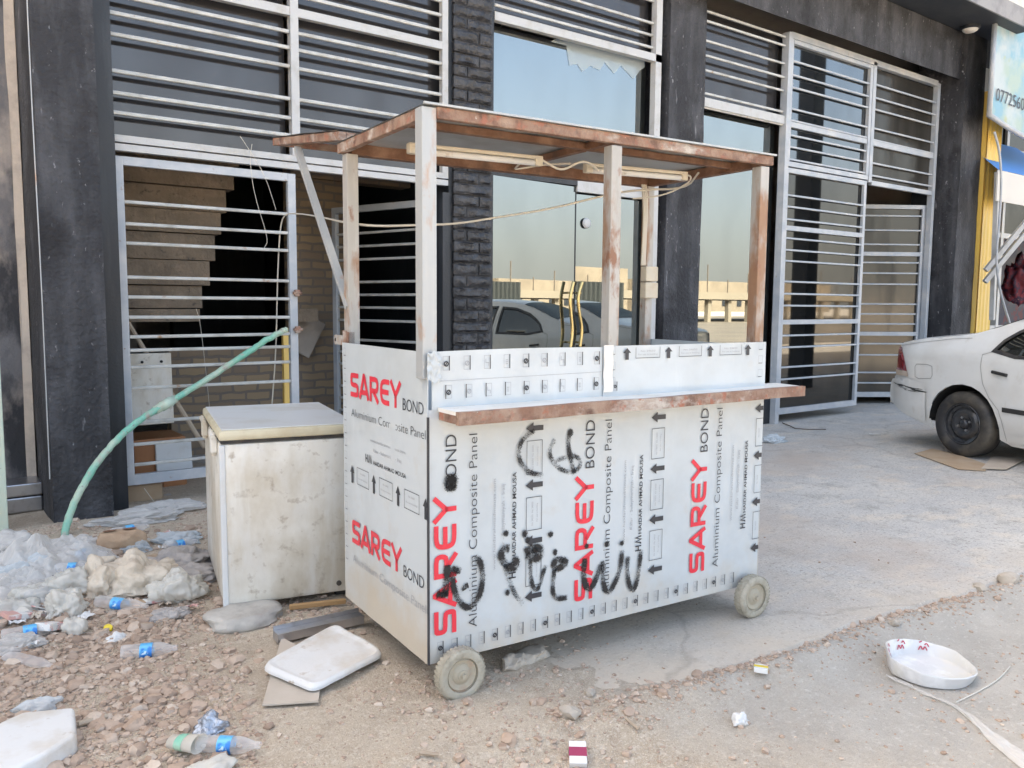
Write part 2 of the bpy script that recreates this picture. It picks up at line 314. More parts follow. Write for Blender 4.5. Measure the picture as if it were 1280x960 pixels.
# ------------------------------------------------------------------ ground, pavement
def ground():
    m = bpy.data.materials.new('dirt_ground'); m.use_nodes = True; t = m.node_tree; N = t.nodes; L = t.links; b = N['Principled BSDF']; b.inputs['Roughness'].default_value = .9
    b.inputs['Specular IOR Level'].default_value = .2
    g = N.new('ShaderNodeNewGeometry')
    def nz(s, d=8, r=.6):
        n = N.new('ShaderNodeTexNoise'); n.inputs['Scale'].default_value = s; n.inputs['Detail'].default_value = d; n.inputs['Roughness'].default_value = r; L.new(g.outputs['Position'], n.inputs['Vector']); return n.outputs[0]
    def mr(i, a, c, k=1.0):
        n = N.new('ShaderNodeMapRange'); n.inputs['From Min'].default_value = a; n.inputs['From Max'].default_value = c; n.inputs['To Max'].default_value = k; L.new(i, n.inputs[0]); return n.outputs[0]
    def mix(f, a, c):
        n = N.new('ShaderNodeMix'); n.data_type = 'RGBA'; L.new(f, n.inputs[0])
        for s_, v in ((6, a), (7, c)):
            if isinstance(v, tuple): n.inputs[s_].default_value = (*v, 1)
            else: L.new(v, n.inputs[s_])
        return n.outputs[2]
    c = mix(mr(nz(2.2), .35, .7), (.50, .405, .305), (.60, .51, .40))
    c = mix(mr(nz(11), .52, .75, .8), c, (.38, .295, .22))
    c = mix(mr(nz(45), .52, .66, .8), c, (.68, .60, .50)); c = mix(mr(nz(110), .56, .66, .55), c, (.34, .265, .20)); c = mix(mr(nz(170), .54, .62, .7), c, (.76, .69, .58))
    # compacted grey road to the right front
    sx = N.new('ShaderNodeSeparateXYZ'); L.new(g.outputs['Position'], sx.inputs[0])
    a = N.new('ShaderNodeMath'); a.operation = 'MULTIPLY_ADD'; L.new(nz(1.4), a.inputs[0]); a.inputs[1].default_value = 1.6; L.new(sx.outputs[0], a.inputs[2])
    gc = mix(mr(nz(5), .4, .7), (.47, .445, .405), (.56, .53, .48)); gc = mix(mr(nz(50), .56, .68, .8), gc, (.66, .64, .6)); gc = mix(mr(nz(120), .58, .66, .5), gc, (.36, .33, .29)); gc = mix(mr(nz(14), .58, .68, .5), gc, (.44, .40, .35))
    c = mix(mr(a.outputs[0], 2.7, 3.5, .85), c, gc)
    L.new(c, b.inputs['Base Color'])
    bp = N.new('ShaderNodeBump'); bp.inputs['Strength'].default_value = .8; bp.inputs['Distance'].default_value = .014
    ad = N.new('ShaderNodeMath'); ad.operation = 'ADD'; L.new(nz(60), ad.inputs[0]); L.new(nz(220), ad.inputs[1])
    L.new(ad.outputs[0], bp.inputs['Height']); L.new(bp.outputs[0], b.inputs['Normal'])
    # dust swept over the pavement edge: the same dirt, laid over the concrete
    t2 = m_conc.node_tree; N2 = t2.nodes; L2 = t2.links; b2 = N2['Principled BSDF']; old = b2.inputs['Base Color'].links[0].from_socket
    g2 = N2.new('ShaderNodeNewGeometry'); s2 = N2.new('ShaderNodeSeparateXYZ'); L2.new(g2.outputs['Position'], s2.inputs[0])
    no = N2.new('ShaderNodeTexNoise'); no.inputs['Scale'].default_value = 1.7; no.inputs['Detail'].default_value = 10; no.inputs['Roughness'].default_value = .68; L2.new(g2.outputs['Position'], no.inputs['Vector'])
    def math2(op, a_, b_, c_=None):
        n = N2.new('ShaderNodeMath'); n.operation = op
        for i_, v_ in enumerate((a_, b_, c_)):
            if v_ is None: continue
            if isinstance(v_, (int, float)): n.inputs[i_].default_value = v_
            else: L2.new(v_, n.inputs[i_])
        return n.outputs[0]
    q = math2('MULTIPLY_ADD', s2.outputs[0], .45, s2.outputs[1]); q = math2('MULTIPLY_ADD', no.outputs[0], -2.6, q)
    m2 = N2.new('ShaderNodeMapRange'); m2.inputs['From Min'].default_value = 2.95; m2.inputs['From Max'].default_value = 1.7; m2.inputs['To Max'].default_value = .85; L2.new(q, m2.inputs[0])
    x2 = N2.new('ShaderNodeMix'); x2.data_type = 'RGBA'; L2.new(m2.outputs[0], x2.inputs[0]); L2.new(old, x2.inputs[6]); x2.inputs[7].default_value = (.55, .465, .365, 1); L2.new(x2.outputs[2], b2.inputs['Base Color'])
    # hairline cracks in the concrete
    vo = N2.new('ShaderNodeTexVoronoi'); vo.feature = 'DISTANCE_TO_EDGE'; vo.inputs['Scale'].default_value = .33; n_ = N2.new('ShaderNodeTexNoise'); n_.inputs['Scale'].default_value = 2.5; n_.inputs['Detail'].default_value = 6
    L2.new(g2.outputs['Position'], n_.inputs['Vector']); vm = N2.new('ShaderNodeVectorMath'); vm.operation = 'MULTIPLY_ADD'; vm.inputs[1].default_value = (.5, .5, 0); L2.new(n_.outputs[1], vm.inputs[0]); L2.new(g2.outputs['Position'], vm.inputs[2]); L2.new(vm.outputs[0], vo.inputs['Vector'])
    m3 = N2.new('ShaderNodeMapRange'); m3.inputs['From Min'].default_value = .006; m3.inputs['From Max'].default_value = .001; m3.inputs['To Max'].default_value = .28; L2.new(vo.outputs['Distance'], m3.inputs[0])
    x3 = N2.new('ShaderNodeMix'); x3.data_type = 'RGBA'; L2.new(m3.outputs[0], x3.inputs[0]); L2.new(x2.outputs[2], x3.inputs[6]); x3.inputs[7].default_value = (.20, .17, .14, 1); L2.new(x3.outputs[2], b2.inputs['Base Color'])
    # coordinates get coarser away from the yard
    def axis(lo, hi, st, far):
        a = list(np.arange(lo, hi, st)); d = st; x = lo
        left = []
        while x > -far: d *= 1.35; x -= d; left.append(x)
        d = st; x = a[-1]; right = []
        while x < far: d *= 1.35; x += d; right.append(x)
        return left[::-1] + a + right
    xs = axis(-.6, 5.2, .025, 400); ys = axis(.5, 6.2, .025, 400)
    mb = MB(); nx = len(xs)
    vs = []
    for y in ys:
        for x in xs:
            far = max(0, abs(x - 2) - 6, abs(y - 3) - 6)
            h = terrain(x, y) if far < 2 else -.05
            if far > 0: h = h * max(0, 1 - far / 2) - .05 * min(1, far / 2)
            if x > 2.8 and y > edge_y(min(x, 14)) + .2: h = min(h, -.03)
            vs.append((x, y, h))
    fs = [(j * nx + i, j * nx + i + 1, (j + 1) * nx + i + 1, (j + 1) * nx + i) for j in range(len(ys) - 1) for i in range(nx - 1)]
    mb.add(vs, fs); o = mb.build('ground', m, smooth=True); o['kind'] = 'structure'
    # pavement slab in front of the shops
    p = MB(); n = 160; top = []; 
    X0, X1_ = 1.35, 26
    fx = [X0 + (X1_ - X0) * (i / n) ** 1.6 for i in range(n + 1)]
    fro = [(x, edge_y(x) + .02 * n3(x * 15, 3) + .012 * n3(x * 40, 3)) for x in fx]
    vs = [(x, y, 0) for x, y in fro] + [(x, 5.7, 0) for x in fx] + [(x, y - .015, -.02) for x, y in fro] + [(x, y - .02, -.2) for x, y in fro] + [(x, 12, 0) for x in fx]
    k = n + 1; fs = []
    for i in range(n):
        fs += [(i, i + 1, k + i + 1, k + i), (2 * k + i, 2 * k + i + 1, i + 1, i), (3 * k + i, 3 * k + i + 1, 2 * k + i + 1, 2 * k + i), (k + i, k + i + 1, 4 * k + i + 1, 4 * k + i)]
    p.add(vs, fs); o = p.build('pavement', m_conc); o['kind'] = 'structure'
ground()
# ------------------------------------------------------------------ shop building
shop = thing('shop_building', 'black plastered two bay shop building with white barred windows and tall gates', 'building', (5.5, 6, 0))
SB = Vector((5.5, 6, 0))
def sb(mb, name, m, parent=None, **k):
    """building part written in world coordinates"""
    base = SB if parent is None or parent is shop else parent['_b']
    mb.v = [tuple(Vector(v) - Vector(base)) for v in mb.v]
    return mb.build(name, m, parent or shop, **k)
def sbase(name, loc, m=None):
    o = bpy.data.objects.new(name, None); return o
YG = 5.90
def rough_box(x0, x1, y0, y1, z0, z1, amp=.006, st=.06):
    """plastered post with a slightly wavy front"""
    mb = MB(); nz = max(2, int((z1 - z0) / st)); nx = max(2, int((x1 - x0) / st)); ny = max(2, int((y1 - y0) / st))
    def dx(y, z): return amp * fr(y * 3, z * 3, 2.2)
    mb.grid(lambda a, b: (x0 + (x1 - x0) * a + dx(y0, z0 + (z1 - z0) * b) * (1 if a in (0, 1) else 0), y0 + amp * fr((x0 + (x1 - x0) * a) * 4, (z0 + (z1 - z0) * b) * 4, 1) + (.008 if a in (0, 1) else 0), z0 + (z1 - z0) * b), nx, nz)
    mb.grid(lambda a, b: (x0 + dx(y0, z0 + (z1 - z0) * b), y0 + .008 + amp * fr(x0 * 4, (z0 + (z1 - z0) * b) * 4, 1) * (1 - a) + (y1 - y0) * a, z0 + (z1 - z0) * b), ny, nz, True)
    mb.grid(lambda a, b: (x1 + dx(y0, z0 + (z1 - z0) * b), y0 + .008 + amp * fr(x1 * 4, (z0 + (z1 - z0) * b) * 4, 1) * (1 - a) + (y1 - y0) * a, z0 + (z1 - z0) * b), ny, nz)
    return mb
TOP = 8.2
sb(rough_box(.70, 1.035, 5.60, 6.25, -.1, TOP), 'pillar', m_black, smooth=False, auto=40)
sb(rough_box(6.275, 6.805, 5.84, 6.25, -.05, 4.47), 'pillar', m_black, auto=40)
sb(rough_box(11.82, 12.40, 5.60, 6.25, -.05, TOP), 'pillar', m_black, auto=40)
# brick pillar: real courses
b = MB(); b.box(3.75, 4.105, 5.85, 6.2, -.05, TOP); bp_ = sb(b, 'brick_pillar', m_mortblk)
b = MB(); z = 0.0; i = 0
def split_brick(a, c, z0, h, y):
    # quarry faced brick: a bulging, uneven front
    w_ = c - a; sd = rnd.uniform(0, 90); n_ = max(4, int(w_ / .022)); m_ = 5
    def f(p, q):
        e = min(1, 6 * min(p, 1 - p) * w_ / .2 + .0) * min(1, 5 * min(q, 1 - q)); x = a + w_ * p; zz = z0 + h * q
        return (x + .004 * n3(q * 3 + sd, p), y - .028 * e ** .5 * (.55 + .9 * abs(n3(x * 14 + sd, zz * 22, 3))) + .006 * n3(x * 40, zz * 40, sd), zz + .005 * n3(p * 4 + sd, 2) * (1 if q > .5 else 1))
    b.grid(f, n_, m_)
    b.box(a + .002, c - .002, y - .006, y + .06, z0 + .003, z0 + h - .003)
while z < 6:
    h = .083 + rnd.uniform(-.006, .006); spl = .25 if i % 2 else .13
    parts = [(3.735, 3.735 + spl - .006), (3.735 + spl + .006, 4.12)] if i % 3 else [(3.735, 4.12)]
    for (a, c) in parts: split_brick(a, c, z, h, 5.845 + rnd.uniform(-.008, .008))
    z += h + .013; i += 1
b.v = [tuple(Vector(v) - SB) for v in b.v]; bo = b.build('brick_face', m_brickblk, bp_, auto=50)
# dark jambs between the pillars and the frames
b = MB(); b.box(1.037, 1.16, 5.78, 6.0, -.05, 6.2).box(3.705, 3.74, 5.87, 6.1, -.05, 6.2).box(3.64, 3.705, 5.86, 6.0, -.05, 2.29).box(4.11, 4.16, 5.88, 6.1, -.05, 6.2); sb(b, 'jamb', m_darkframe)
# lintel, canopy, upper wall, roof, side and back walls
sb(rough_box(6.0, 11.82, 5.66, 6.2, 4.47, 5.085, .008, .15), 'lintel', m_black, auto=40)
m_soffit = mat('navy_soffit', (.022, .028, .038), .6, var=[((.05, .055, .06), 3, .45, .75)], coord='World')
m_fascia = mat('grey_fascia', (.30, .30, .31), .7, var=[((.2, .2, .21), 4, .45, .7)], bump=.2, coord='World')
b = MB(); b.box(6.0, 12.43, 5.07, 5.655, 5.09, 5.29); c_ = sb(b, 'canopy', m_soffit)
b = MB(); b.box(6.0, 12.45, 5.045, 5.068, 5.085, 5.31); b.v = [tuple(Vector(v) - SB) for v in b.v]; b.build('fascia', m_fascia, c_)
b = MB(); b.box(-.0, 12.55, 5.80, 6.2, 6.2, TOP).box(6.0, 11.8, 5.72, 6.2, 5.30, 6.2); sb(b, 'upper_wall', m_black)
b = MB(); b.box(.3, 12.6, 6.0, 16, TOP, TOP + .2); sb(b, 'roof', m_fascia)
b = MB(); b.box(.72, .9, 6.25, 16, -.1, TOP).box(12.4, 12.55, 6.25, 16, -.1, TOP).box(.9, 12.4, 15.8, 16, -.1, TOP).box(.9, 12.4, 6.2, 15.8, 4.85, 5.0)
sb(b, 'wall', m_interior)
# interior of the left bay: brick back wall, stair, beam
m_ibrick = bpy.data.materials.new('interior_brick'); m_ibrick.use_nodes = True
def ib():
    t = m_ibrick.node_tree; N = t.nodes; L = t.links; bs = N['Principled BSDF']; bs.inputs['Roughness'].default_value = .85
    tc = N.new('ShaderNodeNewGeometry'); br = N.new('ShaderNodeTexBrick'); sx = N.new('ShaderNodeSeparateXYZ'); cx = N.new('ShaderNodeCombineXYZ')
    L.new(tc.outputs['Position'], sx.inputs[0]); ad = N.new('ShaderNodeMath'); L.new(sx.outputs[0], ad.inputs[0]); L.new(sx.outputs[1], ad.inputs[1]); L.new(ad.outputs[0], cx.inputs[0]); L.new(sx.outputs[2], cx.inputs[1])
    no = N.new('ShaderNodeTexNoise'); no.inputs['Scale'].default_value = 6; L.new(tc.outputs['Position'], no.inputs['Vector'])
    vm = N.new('ShaderNodeVectorMath'); vm.operation = 'MULTIPLY_ADD'; L.new(no.outputs[1], vm.inputs[0]); vm.inputs[1].default_value = (.06, .045, 0); L.new(cx.outputs[0], vm.inputs[2]); L.new(vm.outputs[0], br.inputs['Vector'])
    br.inputs['Color1'].default_value = (.33, .25, .16, 1); br.inputs['Color2'].default_value = (.21, .165, .13, 1); br.inputs['Mortar'].default_value = (.20, .17, .145, 1)
    br.inputs['Scale'].default_value = 1; br.inputs['Brick Width'].default_value = .24; br.inputs['Row Height'].default_value = .082; br.inputs['Mortar Size'].default_value = .012; br.inputs['Bias'].default_value = -.2
    L.new(br.outputs[0], bs.inputs['Base Color']); bp = N.new('ShaderNodeBump'); bp.inputs['Strength'].default_value = .8; bp.inputs['Distance'].default_value = .03; bp.invert = True
    L.new(br.outputs['Fac'], bp.inputs['Height']); L.new(bp.outputs[0], bs.inputs['Normal'])
ib()
b = MB(); b.box(3.02, 3.66, 7.55, 7.75, -.05, 2.55).box(3.02, 4.3, 7.55, 7.75, 2.56, 4.85).box(1.9, 3.01, 7.6, 7.75, -.05, .95); sb(b, 'inner_brick_wall', m_ibrick)
b = MB(); b.box(.92, 2.2, 10.2, 10.35, -.05, 4.85); sb(b, 'inner_wall', m_interior)
st = MB()
YT = 6.75
steps = [(250, 402, 386), (254, 385, 357), (262, 356, 325), (270, 324, 291), (276, 290, 262), (284, 261, 232), (292, 231, 200), (300, 199, 168)]
for k, (xr, y1_, y0_) in enumerate(steps):
    a = FY(xr, (y0_ + y1_) / 2, YT); st.box(.92, a.x, YT + .03 * (k % 2), YT + 1.1, FY(220, y1_, YT).z, FY(220, y0_, YT).z - .002)
st.box(a.x + .6, 3.1, YT + .4, YT + .55, FY(300, 404, YT).z, FY(300, 386, YT).z); sb(st, 'stair', m_stair)
b = MB(); b.box(4.3, 4.5, 6.25, 12, -.05, 4.85).box(3.02, 4.3, 11.8, 12, -.05, 4.85); sb(b, 'shade_dark_inner_wall', m_darkframe)  # walls coloured dark to stand in for the unlit depth behind the open leaf
# window panes and grilles of the left bay
b = MB(); b.box(1.165, 2.36, 5.985, 5.995, 2.43, 6.1).box(2.44, 3.70, 5.985, 5.995, 2.43, 6.1); sb(b, 'window_pane', m_dusty)
fr_ = MB(); T = .05
for z in (2.315 + .055, 2.425): fr_.box(1.165, 3.70, YG - .03, YG + .02, z - .022, z + .022)
fr_.box(2.365, 2.425, YG - .035, YG + .025, 2.448, 6.1); fr_.box(3.645, 3.70, YG - .03, YG + .02, 2.448, 6.1)
zb = [FY(224, y, YG).z for y in (152, 128, 102, 59, 33.75, 11)]
zbeam = FY(466, 38.75, YG).z
fr_.box(1.165, 2.364, YG - .03, YG + .02, zbeam - .03, zbeam + .03).box(2.426, 3.644, YG - .03, YG + .02, zbeam - .03, zbeam + .03)
grl = sb(fr_, 'window_frame', m_white)
b = MB()
extra = [zbeam + .12 + .115 * i for i in range(3)] + [zbeam + .56 + .115 * i for i in range(3)] + [zbeam + 1.0 + .115 * i for i in range(3)]
for z in zb + extra:
    for (x0, x1) in ((1.165, 2.364), (2.426, 3.644)):
        b.bar((x0, YG - .01, z + rnd.uniform(-.004, .004)), (x1, YG - .01, z + rnd.uniform(-.004, .004)), .026, b=.006)
b.v = [tuple(Vector(v) - SB) for v in b.v]; b.build('window_bars', m_barw, grl)
# left gate: closed leaf and the leaf that stands open inside
def leaf(name, w, z0, z1, bars, hinge, ang, m, glass=None, rails=(), bw=.055, flip=1):
    """gate leaf hinged at x=0, running to +x in its own frame"""
    e = bpy.data.objects.new(name, None); COL.objects.link(e); e.parent = shop; e.location = Vector((*hinge, 0)) - SB; e.rotation_euler = (0, 0, ang)
    f = MB(); f.box(0, bw, -.02, .02, z0, z1, .004).box(w - bw, w, -.02, .02, z0, z1, .004).box(bw, w - bw, -.019, .019, z0, z0 + .07).box(bw, w - bw, -.019, .019, z1 - .055, z1)
    for r in rails: f.box(bw, w - bw, -.019, .019, r - .027, r + .027)
    f.build('gate_frame', m, e)
    g = MB()
    for z in bars: g.bar((bw, -.004, z + rnd.uniform(-.003, .003)), (w - bw, -.004, z + rnd.uniform(-.003, .003)), .022, b=.005)
    g.build('gate_bars', m_barw if glass is None else m, e)
    if glass:
        q = MB(); q.box(bw - .01, w - bw + .01, .024 * flip, .03 * flip, z0 + .06, z1 - .05); q.build('gate_pane', glass, e)
    return e
gb = [FY(237, y, YG).z for y in (258.5, 284, 308, 348, 372.5, 396.5, 419.5, 436, 457, 482)] + [FY(225, y, YG).z for y in (524, 551, 575)]
g1 = leaf('gate', 1.225, .15, 2.315, gb, (1.165, YG), 0, m_gatew, bw=.06)
for z in (1.45, 1.18): MB().box(1.195, 1.235, -.045, -.0205, z - .025, z + .025, .006).tube([(1.185, -.035, z), (1.25, -.035, z)], .012).build('gate_latch', m_rust, g1)
gb2 = [2.0 - .115 * i for i in range(3)] + [1.57 - .115 * i for i in range(4)] + [1.05 - .115 * i for i in range(3)] + [.62 - .115 * i for i in range(3)]
leaf('gate', 1.22, .15, 2.24, gb2, (3.60, YG + .05), math.radians(90 + 17), m_gatew)
# storefront glass between the brick pillar and the middle pillar
b = MB(); zt0 = 3.79
b.box(5.21, 6.1, 6.0, 6.012, .02, 2.42).box(4.162, 6.1, 6.004, 6.016, 2.56, zt0 - .03); sw = sb(b, 'shop_window', m_mirror)
b = MB(); b.box(-1.025, 0, 0, .012, .02, 2.485, 0, Matrix.Translation(Vector((5.192, 6.0, 0)) - SB) @ Matrix.Rotation(math.radians(5.0), 4, 'Z')); b.build('glass_door', m_mirror, sw)
b = MB(); b.box(4.162, 6.1, 5.99, 6.0, zt0 + .05, 6.1); b.v = [tuple(Vector(v) - SB) for v in b.v]; b.build('window_pane', m_dusty, sw)
b = MB(); b.box(4.162, 6.18, YG - .03, YG + .03, zt0 - .03, zt0 + .04).box(6.10, 6.18, YG - .03, YG + .04, 0, 6.1).box(4.162, 4.19, YG + .02, YG + .06, zt0 + .04, 6.1).box(5.2, 6.1, 5.975, 6.02, 2.44, 2.55)
b.v = [tuple(Vector(v) - SB) for v in b.v]; b.build('window_frame', m_white, sw)
b = MB(); b.box(4.162, 5.2, 5.975, 6.02, 2.495, 2.555).box(5.194, 5.206, 5.998, 6.01, .02, 2.49); b.v = [tuple(Vector(v) - SB) for v in b.v]; b.build('glass_seam', m_darkframe, sw)
b = MB()
for z in [zt0 + .11 + .115 * i for i in range(3)] + [zt0 + .55 + .115 * i for i in range(3)] + [zt0 + 1.0 + .115 * i for i in range(3)]: b.bar((4.19, YG + .02, z), (6.1, YG + .02, z), .024, b=.005)
b.v = [tuple(Vector(v) - SB) for v in b.v]; b.build('window_bars', m_barw, sw)
# torn white film left on the glass
out = [(688, 52), (708, 57), (712, 82), (722, 80), (728, 90), (738, 82), (750, 88), (756, 78), (768, 92), (776, 82), (786, 92), (792, 99), (800, 88), (806, 84), (806, 70), (770, 62), (720, 50), (700, 47)]
P = [FY(x, y, 5.996) for x, y in out]; b = MB(); b.add([p for p in P], [tuple(range(len(P)))]); b.add([p + Vector((0, .002, 0)) for p in P], [tuple(range(len(P)))[::-1]])
b.v = [tuple(Vector(v) - SB) for v in b.v]; b.build('film_remnant', m_film, sw)
# lock patch and curved brass handles
p = FY(733, 279, 5.985); b = MB(); b.lathe([(0, .02), (.035, .02), (.048, .012), (.05, 0)], 20, Matrix.Translation(p - SB) @ Matrix.Rotation(math.radians(90), 4, 'X')); b.build('lock_cover', m_white, sw, smooth=True)
m_brass = mat('brass', (.62, .48, .22), .25, .85)
for k, pts in enumerate(([(713, 435), (716, 415), (714, 395), (712, 372), (717, 352)], [(725, 434), (728, 412), (724, 392), (722, 370), (728, 352)])):
    b = MB(); Y_ = 5.95 if k else 5.93; Q = [FY(x, y, Y_) - SB for x, y in pts]; b.tube(chaikin(Q), .016, 8)
    for y in (428, 366):
        q = FY((714, 726)[k], y, Y_) - SB; b.tube([q, q + Vector((0, .06, 0))], .011, 6)
    b.build('door_handle', m_brass, sw, smooth=True)
# right bay: side window, post, two tall gate leaves with fixed upper lights
b = MB(); b.box(6.81, 8.20, 6.0, 6.012, .45, 3.44); rw = sb(b, 'shop_window', m_mirror)
b = MB(); b.box(6.81, 8.20, 5.99, 6.002, 3.56, 4.47); b.v = [tuple(Vector(v) - SB) for v in b.v]; b.build('window_pane', m_dusty, rw)
b = MB(); b.box(6.81, 8.20, YG - .03, YG + .03, 3.44, 3.53).box(6.81, 8.2, YG + .0, YG + .1, .35, .45); b.v = [tuple(Vector(v) - SB) for v in b.v]; b.build('window_frame', m_white, rw)
b = MB(); b.box(6.81, 8.2, YG + .02, YG + .12, 0, .35); b.v = [tuple(Vector(v) - SB) for v in b.v]; b.build('sill', m_darkframe, rw)
b = MB()
for z in [FY(920, y, YG).z for y in (38, 62, 80, 98, 126, 143)] + [4.40]: b.bar((6.81, YG - .0, z), (8.20, YG, z), .024, b=.005)
b.v = [tuple(Vector(v) - SB) for v in b.v]; b.build('window_bars', m_barw, rw)
b = MB(); b.box(8.205, 8.275, YG - .05, YG + .04, 0, 4.45).box(10.0, 10.07, YG - .03, YG + .04, 2.96, 4.44).box(11.62, 11.69, YG - .03, YG + .04, 0, 4.44).box(8.28, 11.62, YG - .03, YG + .04, 4.40, 4.47)
gf = sb(b, 'gate_post', m_gatew)
b = MB(); b.box(8.28, 11.8, 6.05, 6.2, 4.40, 4.47).box(11.69, 11.82, YG + .03, 6.2, 0, 4.45); b.v = [tuple(Vector(v) - SB) for v in b.v]; b.build('gate_surround', m_darkframe, gf)
gl = lambda x, ys: [FY(x, y, YG).z for y in ys]
left_b = gl(1029, (250, 264, 279, 302, 316, 329, 353.5, 368, 382.5, 418, 432.5, 456, 470))
leaf('gate', 1.70, .10, 2.97, left_b, (8.28, YG), 0, m_gatew, m_gateglass, rails=(gl(1029, (289.5,))[0], gl(1029, (402,))[0]))
leaf('gate', 1.62, .10, 2.80, [2.65, 2.45, 2.25, 2.0, 1.85, 1.7, 1.42, 1.28, 1.14, .86, .7, .45, .3], (11.66, YG + .07), math.radians(180 - 33), m_gatew, m_gateglass2, rails=(2.12, 1.0), flip=-1)
# fixed upper lights above the leaves
b = MB(); b.box(8.34, 9.95, YG + .025, YG + .031, 3.04, 4.36); ul = sb(b, 'gate_transom', m_transom)
b = MB(); b.box(10.08, 11.6, YG + .025, YG + .031, 2.99, 4.38); b.v = [tuple(Vector(v) - SB) for v in b.v]; b.build('dusty_pane', m_gateglass2, ul)
b = MB(); b.box(8.28, 9.99, YG - .025, YG + .02, 2.985, 3.04).box(10.08, 11.61, YG - .025, YG + .02, 2.93, 2.985).box(8.28, 8.335, YG - .025, YG + .02, 3.045, 4.395).box(9.94, 9.995, YG - .025, YG + .02, 3.045, 4.395).box(8.34, 9.935, YG - .025, YG + .02, 4.35, 4.395)
b.box(8.34, 9.93, YG - .02, YG + .015, gl(1029, (165,))[0] - .03, gl(1029, (165,))[0] + .03)
b.box(10.08, 11.61, YG - .02, YG + .015, gl(1130, (188,))[0] - .03, gl(1130, (188,))[0] + .03)
b.v = [tuple(Vector(v) - SB) for v in b.v]; b.build('transom_frame', m_gatew, ul)
b = MB()
for z in gl(1029, (88, 105, 120, 146, 160, 178, 192, 207, 222)):
    if 3.06 < z < 4.36: b.bar((8.34, YG - .01, z), (9.93, YG - .01, z), .022, b=.005)
for z in gl(1130, (117, 133, 147, 170, 184, 212, 227)):
    if 2.99 < z < 4.38: b.bar((10.08, YG - .01, z), (11.61, YG - .01, z), .022, b=.005)
b.v = [tuple(Vector(v) - SB) for v in b.v]; b.build('transom_bars', m_gatew, ul)
# lamp under the canopy
p = GZ(1213, 33, 5.088)
lm = thing('ceiling_lamp', 'small round white bulkhead lamp under the dark canopy corner', 'lamp', p)
b = MB(); b.lathe([(0, 0), (.12, 0), (.12, -.03), (.10, -.04), (.10, -.035)], 24); b.build('lamp_base', m_darkframe, lm, auto=40)
b = MB(); b.lathe([(.099, -.03), (.09, -.055), (.06, -.075), (0, -.082)], 24); b.build('lamp_cover', m_foam, lm, smooth=True)
# ------------------------------------------------------------------ neighbours
nl = thing('scorched_building', 'scorched grey plaster building left of the black pillar', 'building', (-4, 6.5, 0)); NB = Vector((-4, 6.5, 0))
b = MB(); b.box(-14, .645, 6.30, 15, -.1, TOP + .3); b.v = [tuple(Vector(v) - NB) for v in b.v]; b.build('wall', m_rustblk, nl)
b = MB(); b.grid(lambda a, c: (.645 + .05 * a - .03 * (1 - a) * n3(c * 9, 3), 6.29 - .02 * a, -.1 + c * TOP), 3, 90); b.box(.646, .695, 6.295, 6.5, -.1, TOP); b.v = [tuple(Vector(v) - NB) for v in b.v]; b.build('pale_edge', m_beige, nl)
p = FY(14, 660, 5.75)
b = MB(); b.box(.40, .70, 6.05, 6.28, .02, .12, .01).box(.40, .70, 6.03, 6.28, .13, .21, .008); b.v = [tuple(Vector(v) - NB) for v in b.v]; b.build('door_sill', m_steel, nl)
p0 = FY(8, 690, 5.6)
single(MB().box(-.3, 0, -.03, .03, -.05, 1.15, .006), 'metal_shutter_post', m_pgreen, 'pale green painted metal post at the left edge beside the scorched wall', 'post', (.462, 5.6, 0))
# right neighbour
nr = thing('neighbour_shop', 'pale shop with white framed windows and yellow corner cladding behind the car', 'building', (17, 7, 0)); RB = Vector((17, 7, 0))
def nb(mb, name, m, **k): mb.v = [tuple(Vector(v) - RB) for v in mb.v]; return mb.build(name, m, nr, **k)
xy0 = FY(1213, 300, 5.55).x; xy1 = FY(1243, 300, 5.55).x
b = MB(); nn = 12
b.grid(lambda a, c: (12.42 + (xy1 - 12.42) * a, 5.55 - .012 * (int(a * nn + .5) % 3 == 0), -.02 + 4.4 * c), nn, 1); b.box(12.42, xy1, 5.56, 6.3, -.02, 4.4); nb(b, 'yellow_corner', m_yellow)
m_paleroom = mat('pale_shop_wall', (.62, .62, .58), .7, coord='World', var=[((.5, .5, .47), 3, .45, .7)])
xa = xy1 + .02
b = MB(); b.box(12.6, 30, 6.3, 6.5, 4.7, TOP).box(12.6, 30, 6.5, 15, TOP - .1, TOP).box(29.8, 30, 6.5, 15, 0, TOP).box(12.6, 30, 14.8, 15, 0, TOP).box(xa, xa + .5, 6.32, 6.5, 0, 4.7); nb(b, 'wall', m_paleroom)
b = MB(); b.box(xa, 30, 8.8, 8.9, 0, 4.7); nb(b, 'shop_back', mat('shop_shelves_dark', (.05, .05, .07), .6, var=[((.02, .025, .06), 3, .4, .6), ((.12, .02, .03), 4, .55, .62)], coord='World'))
b = MB()
for x in (xa + .52, 14.9, 16.8, 19): b.box(x, x + .09, 6.33, 6.43, 0, 4.7)
for z in (1.0, 2.55, 3.25, 3.95): b.box(xa + .5, 24, 6.34, 6.42, z, z + .08)
nb(b, 'window_frame', m_white)
b = MB(); b.box(xa + .6, 24, 6.37, 6.38, 2.6, 4.7); nb(b, 'window_pane', m_gateglass)
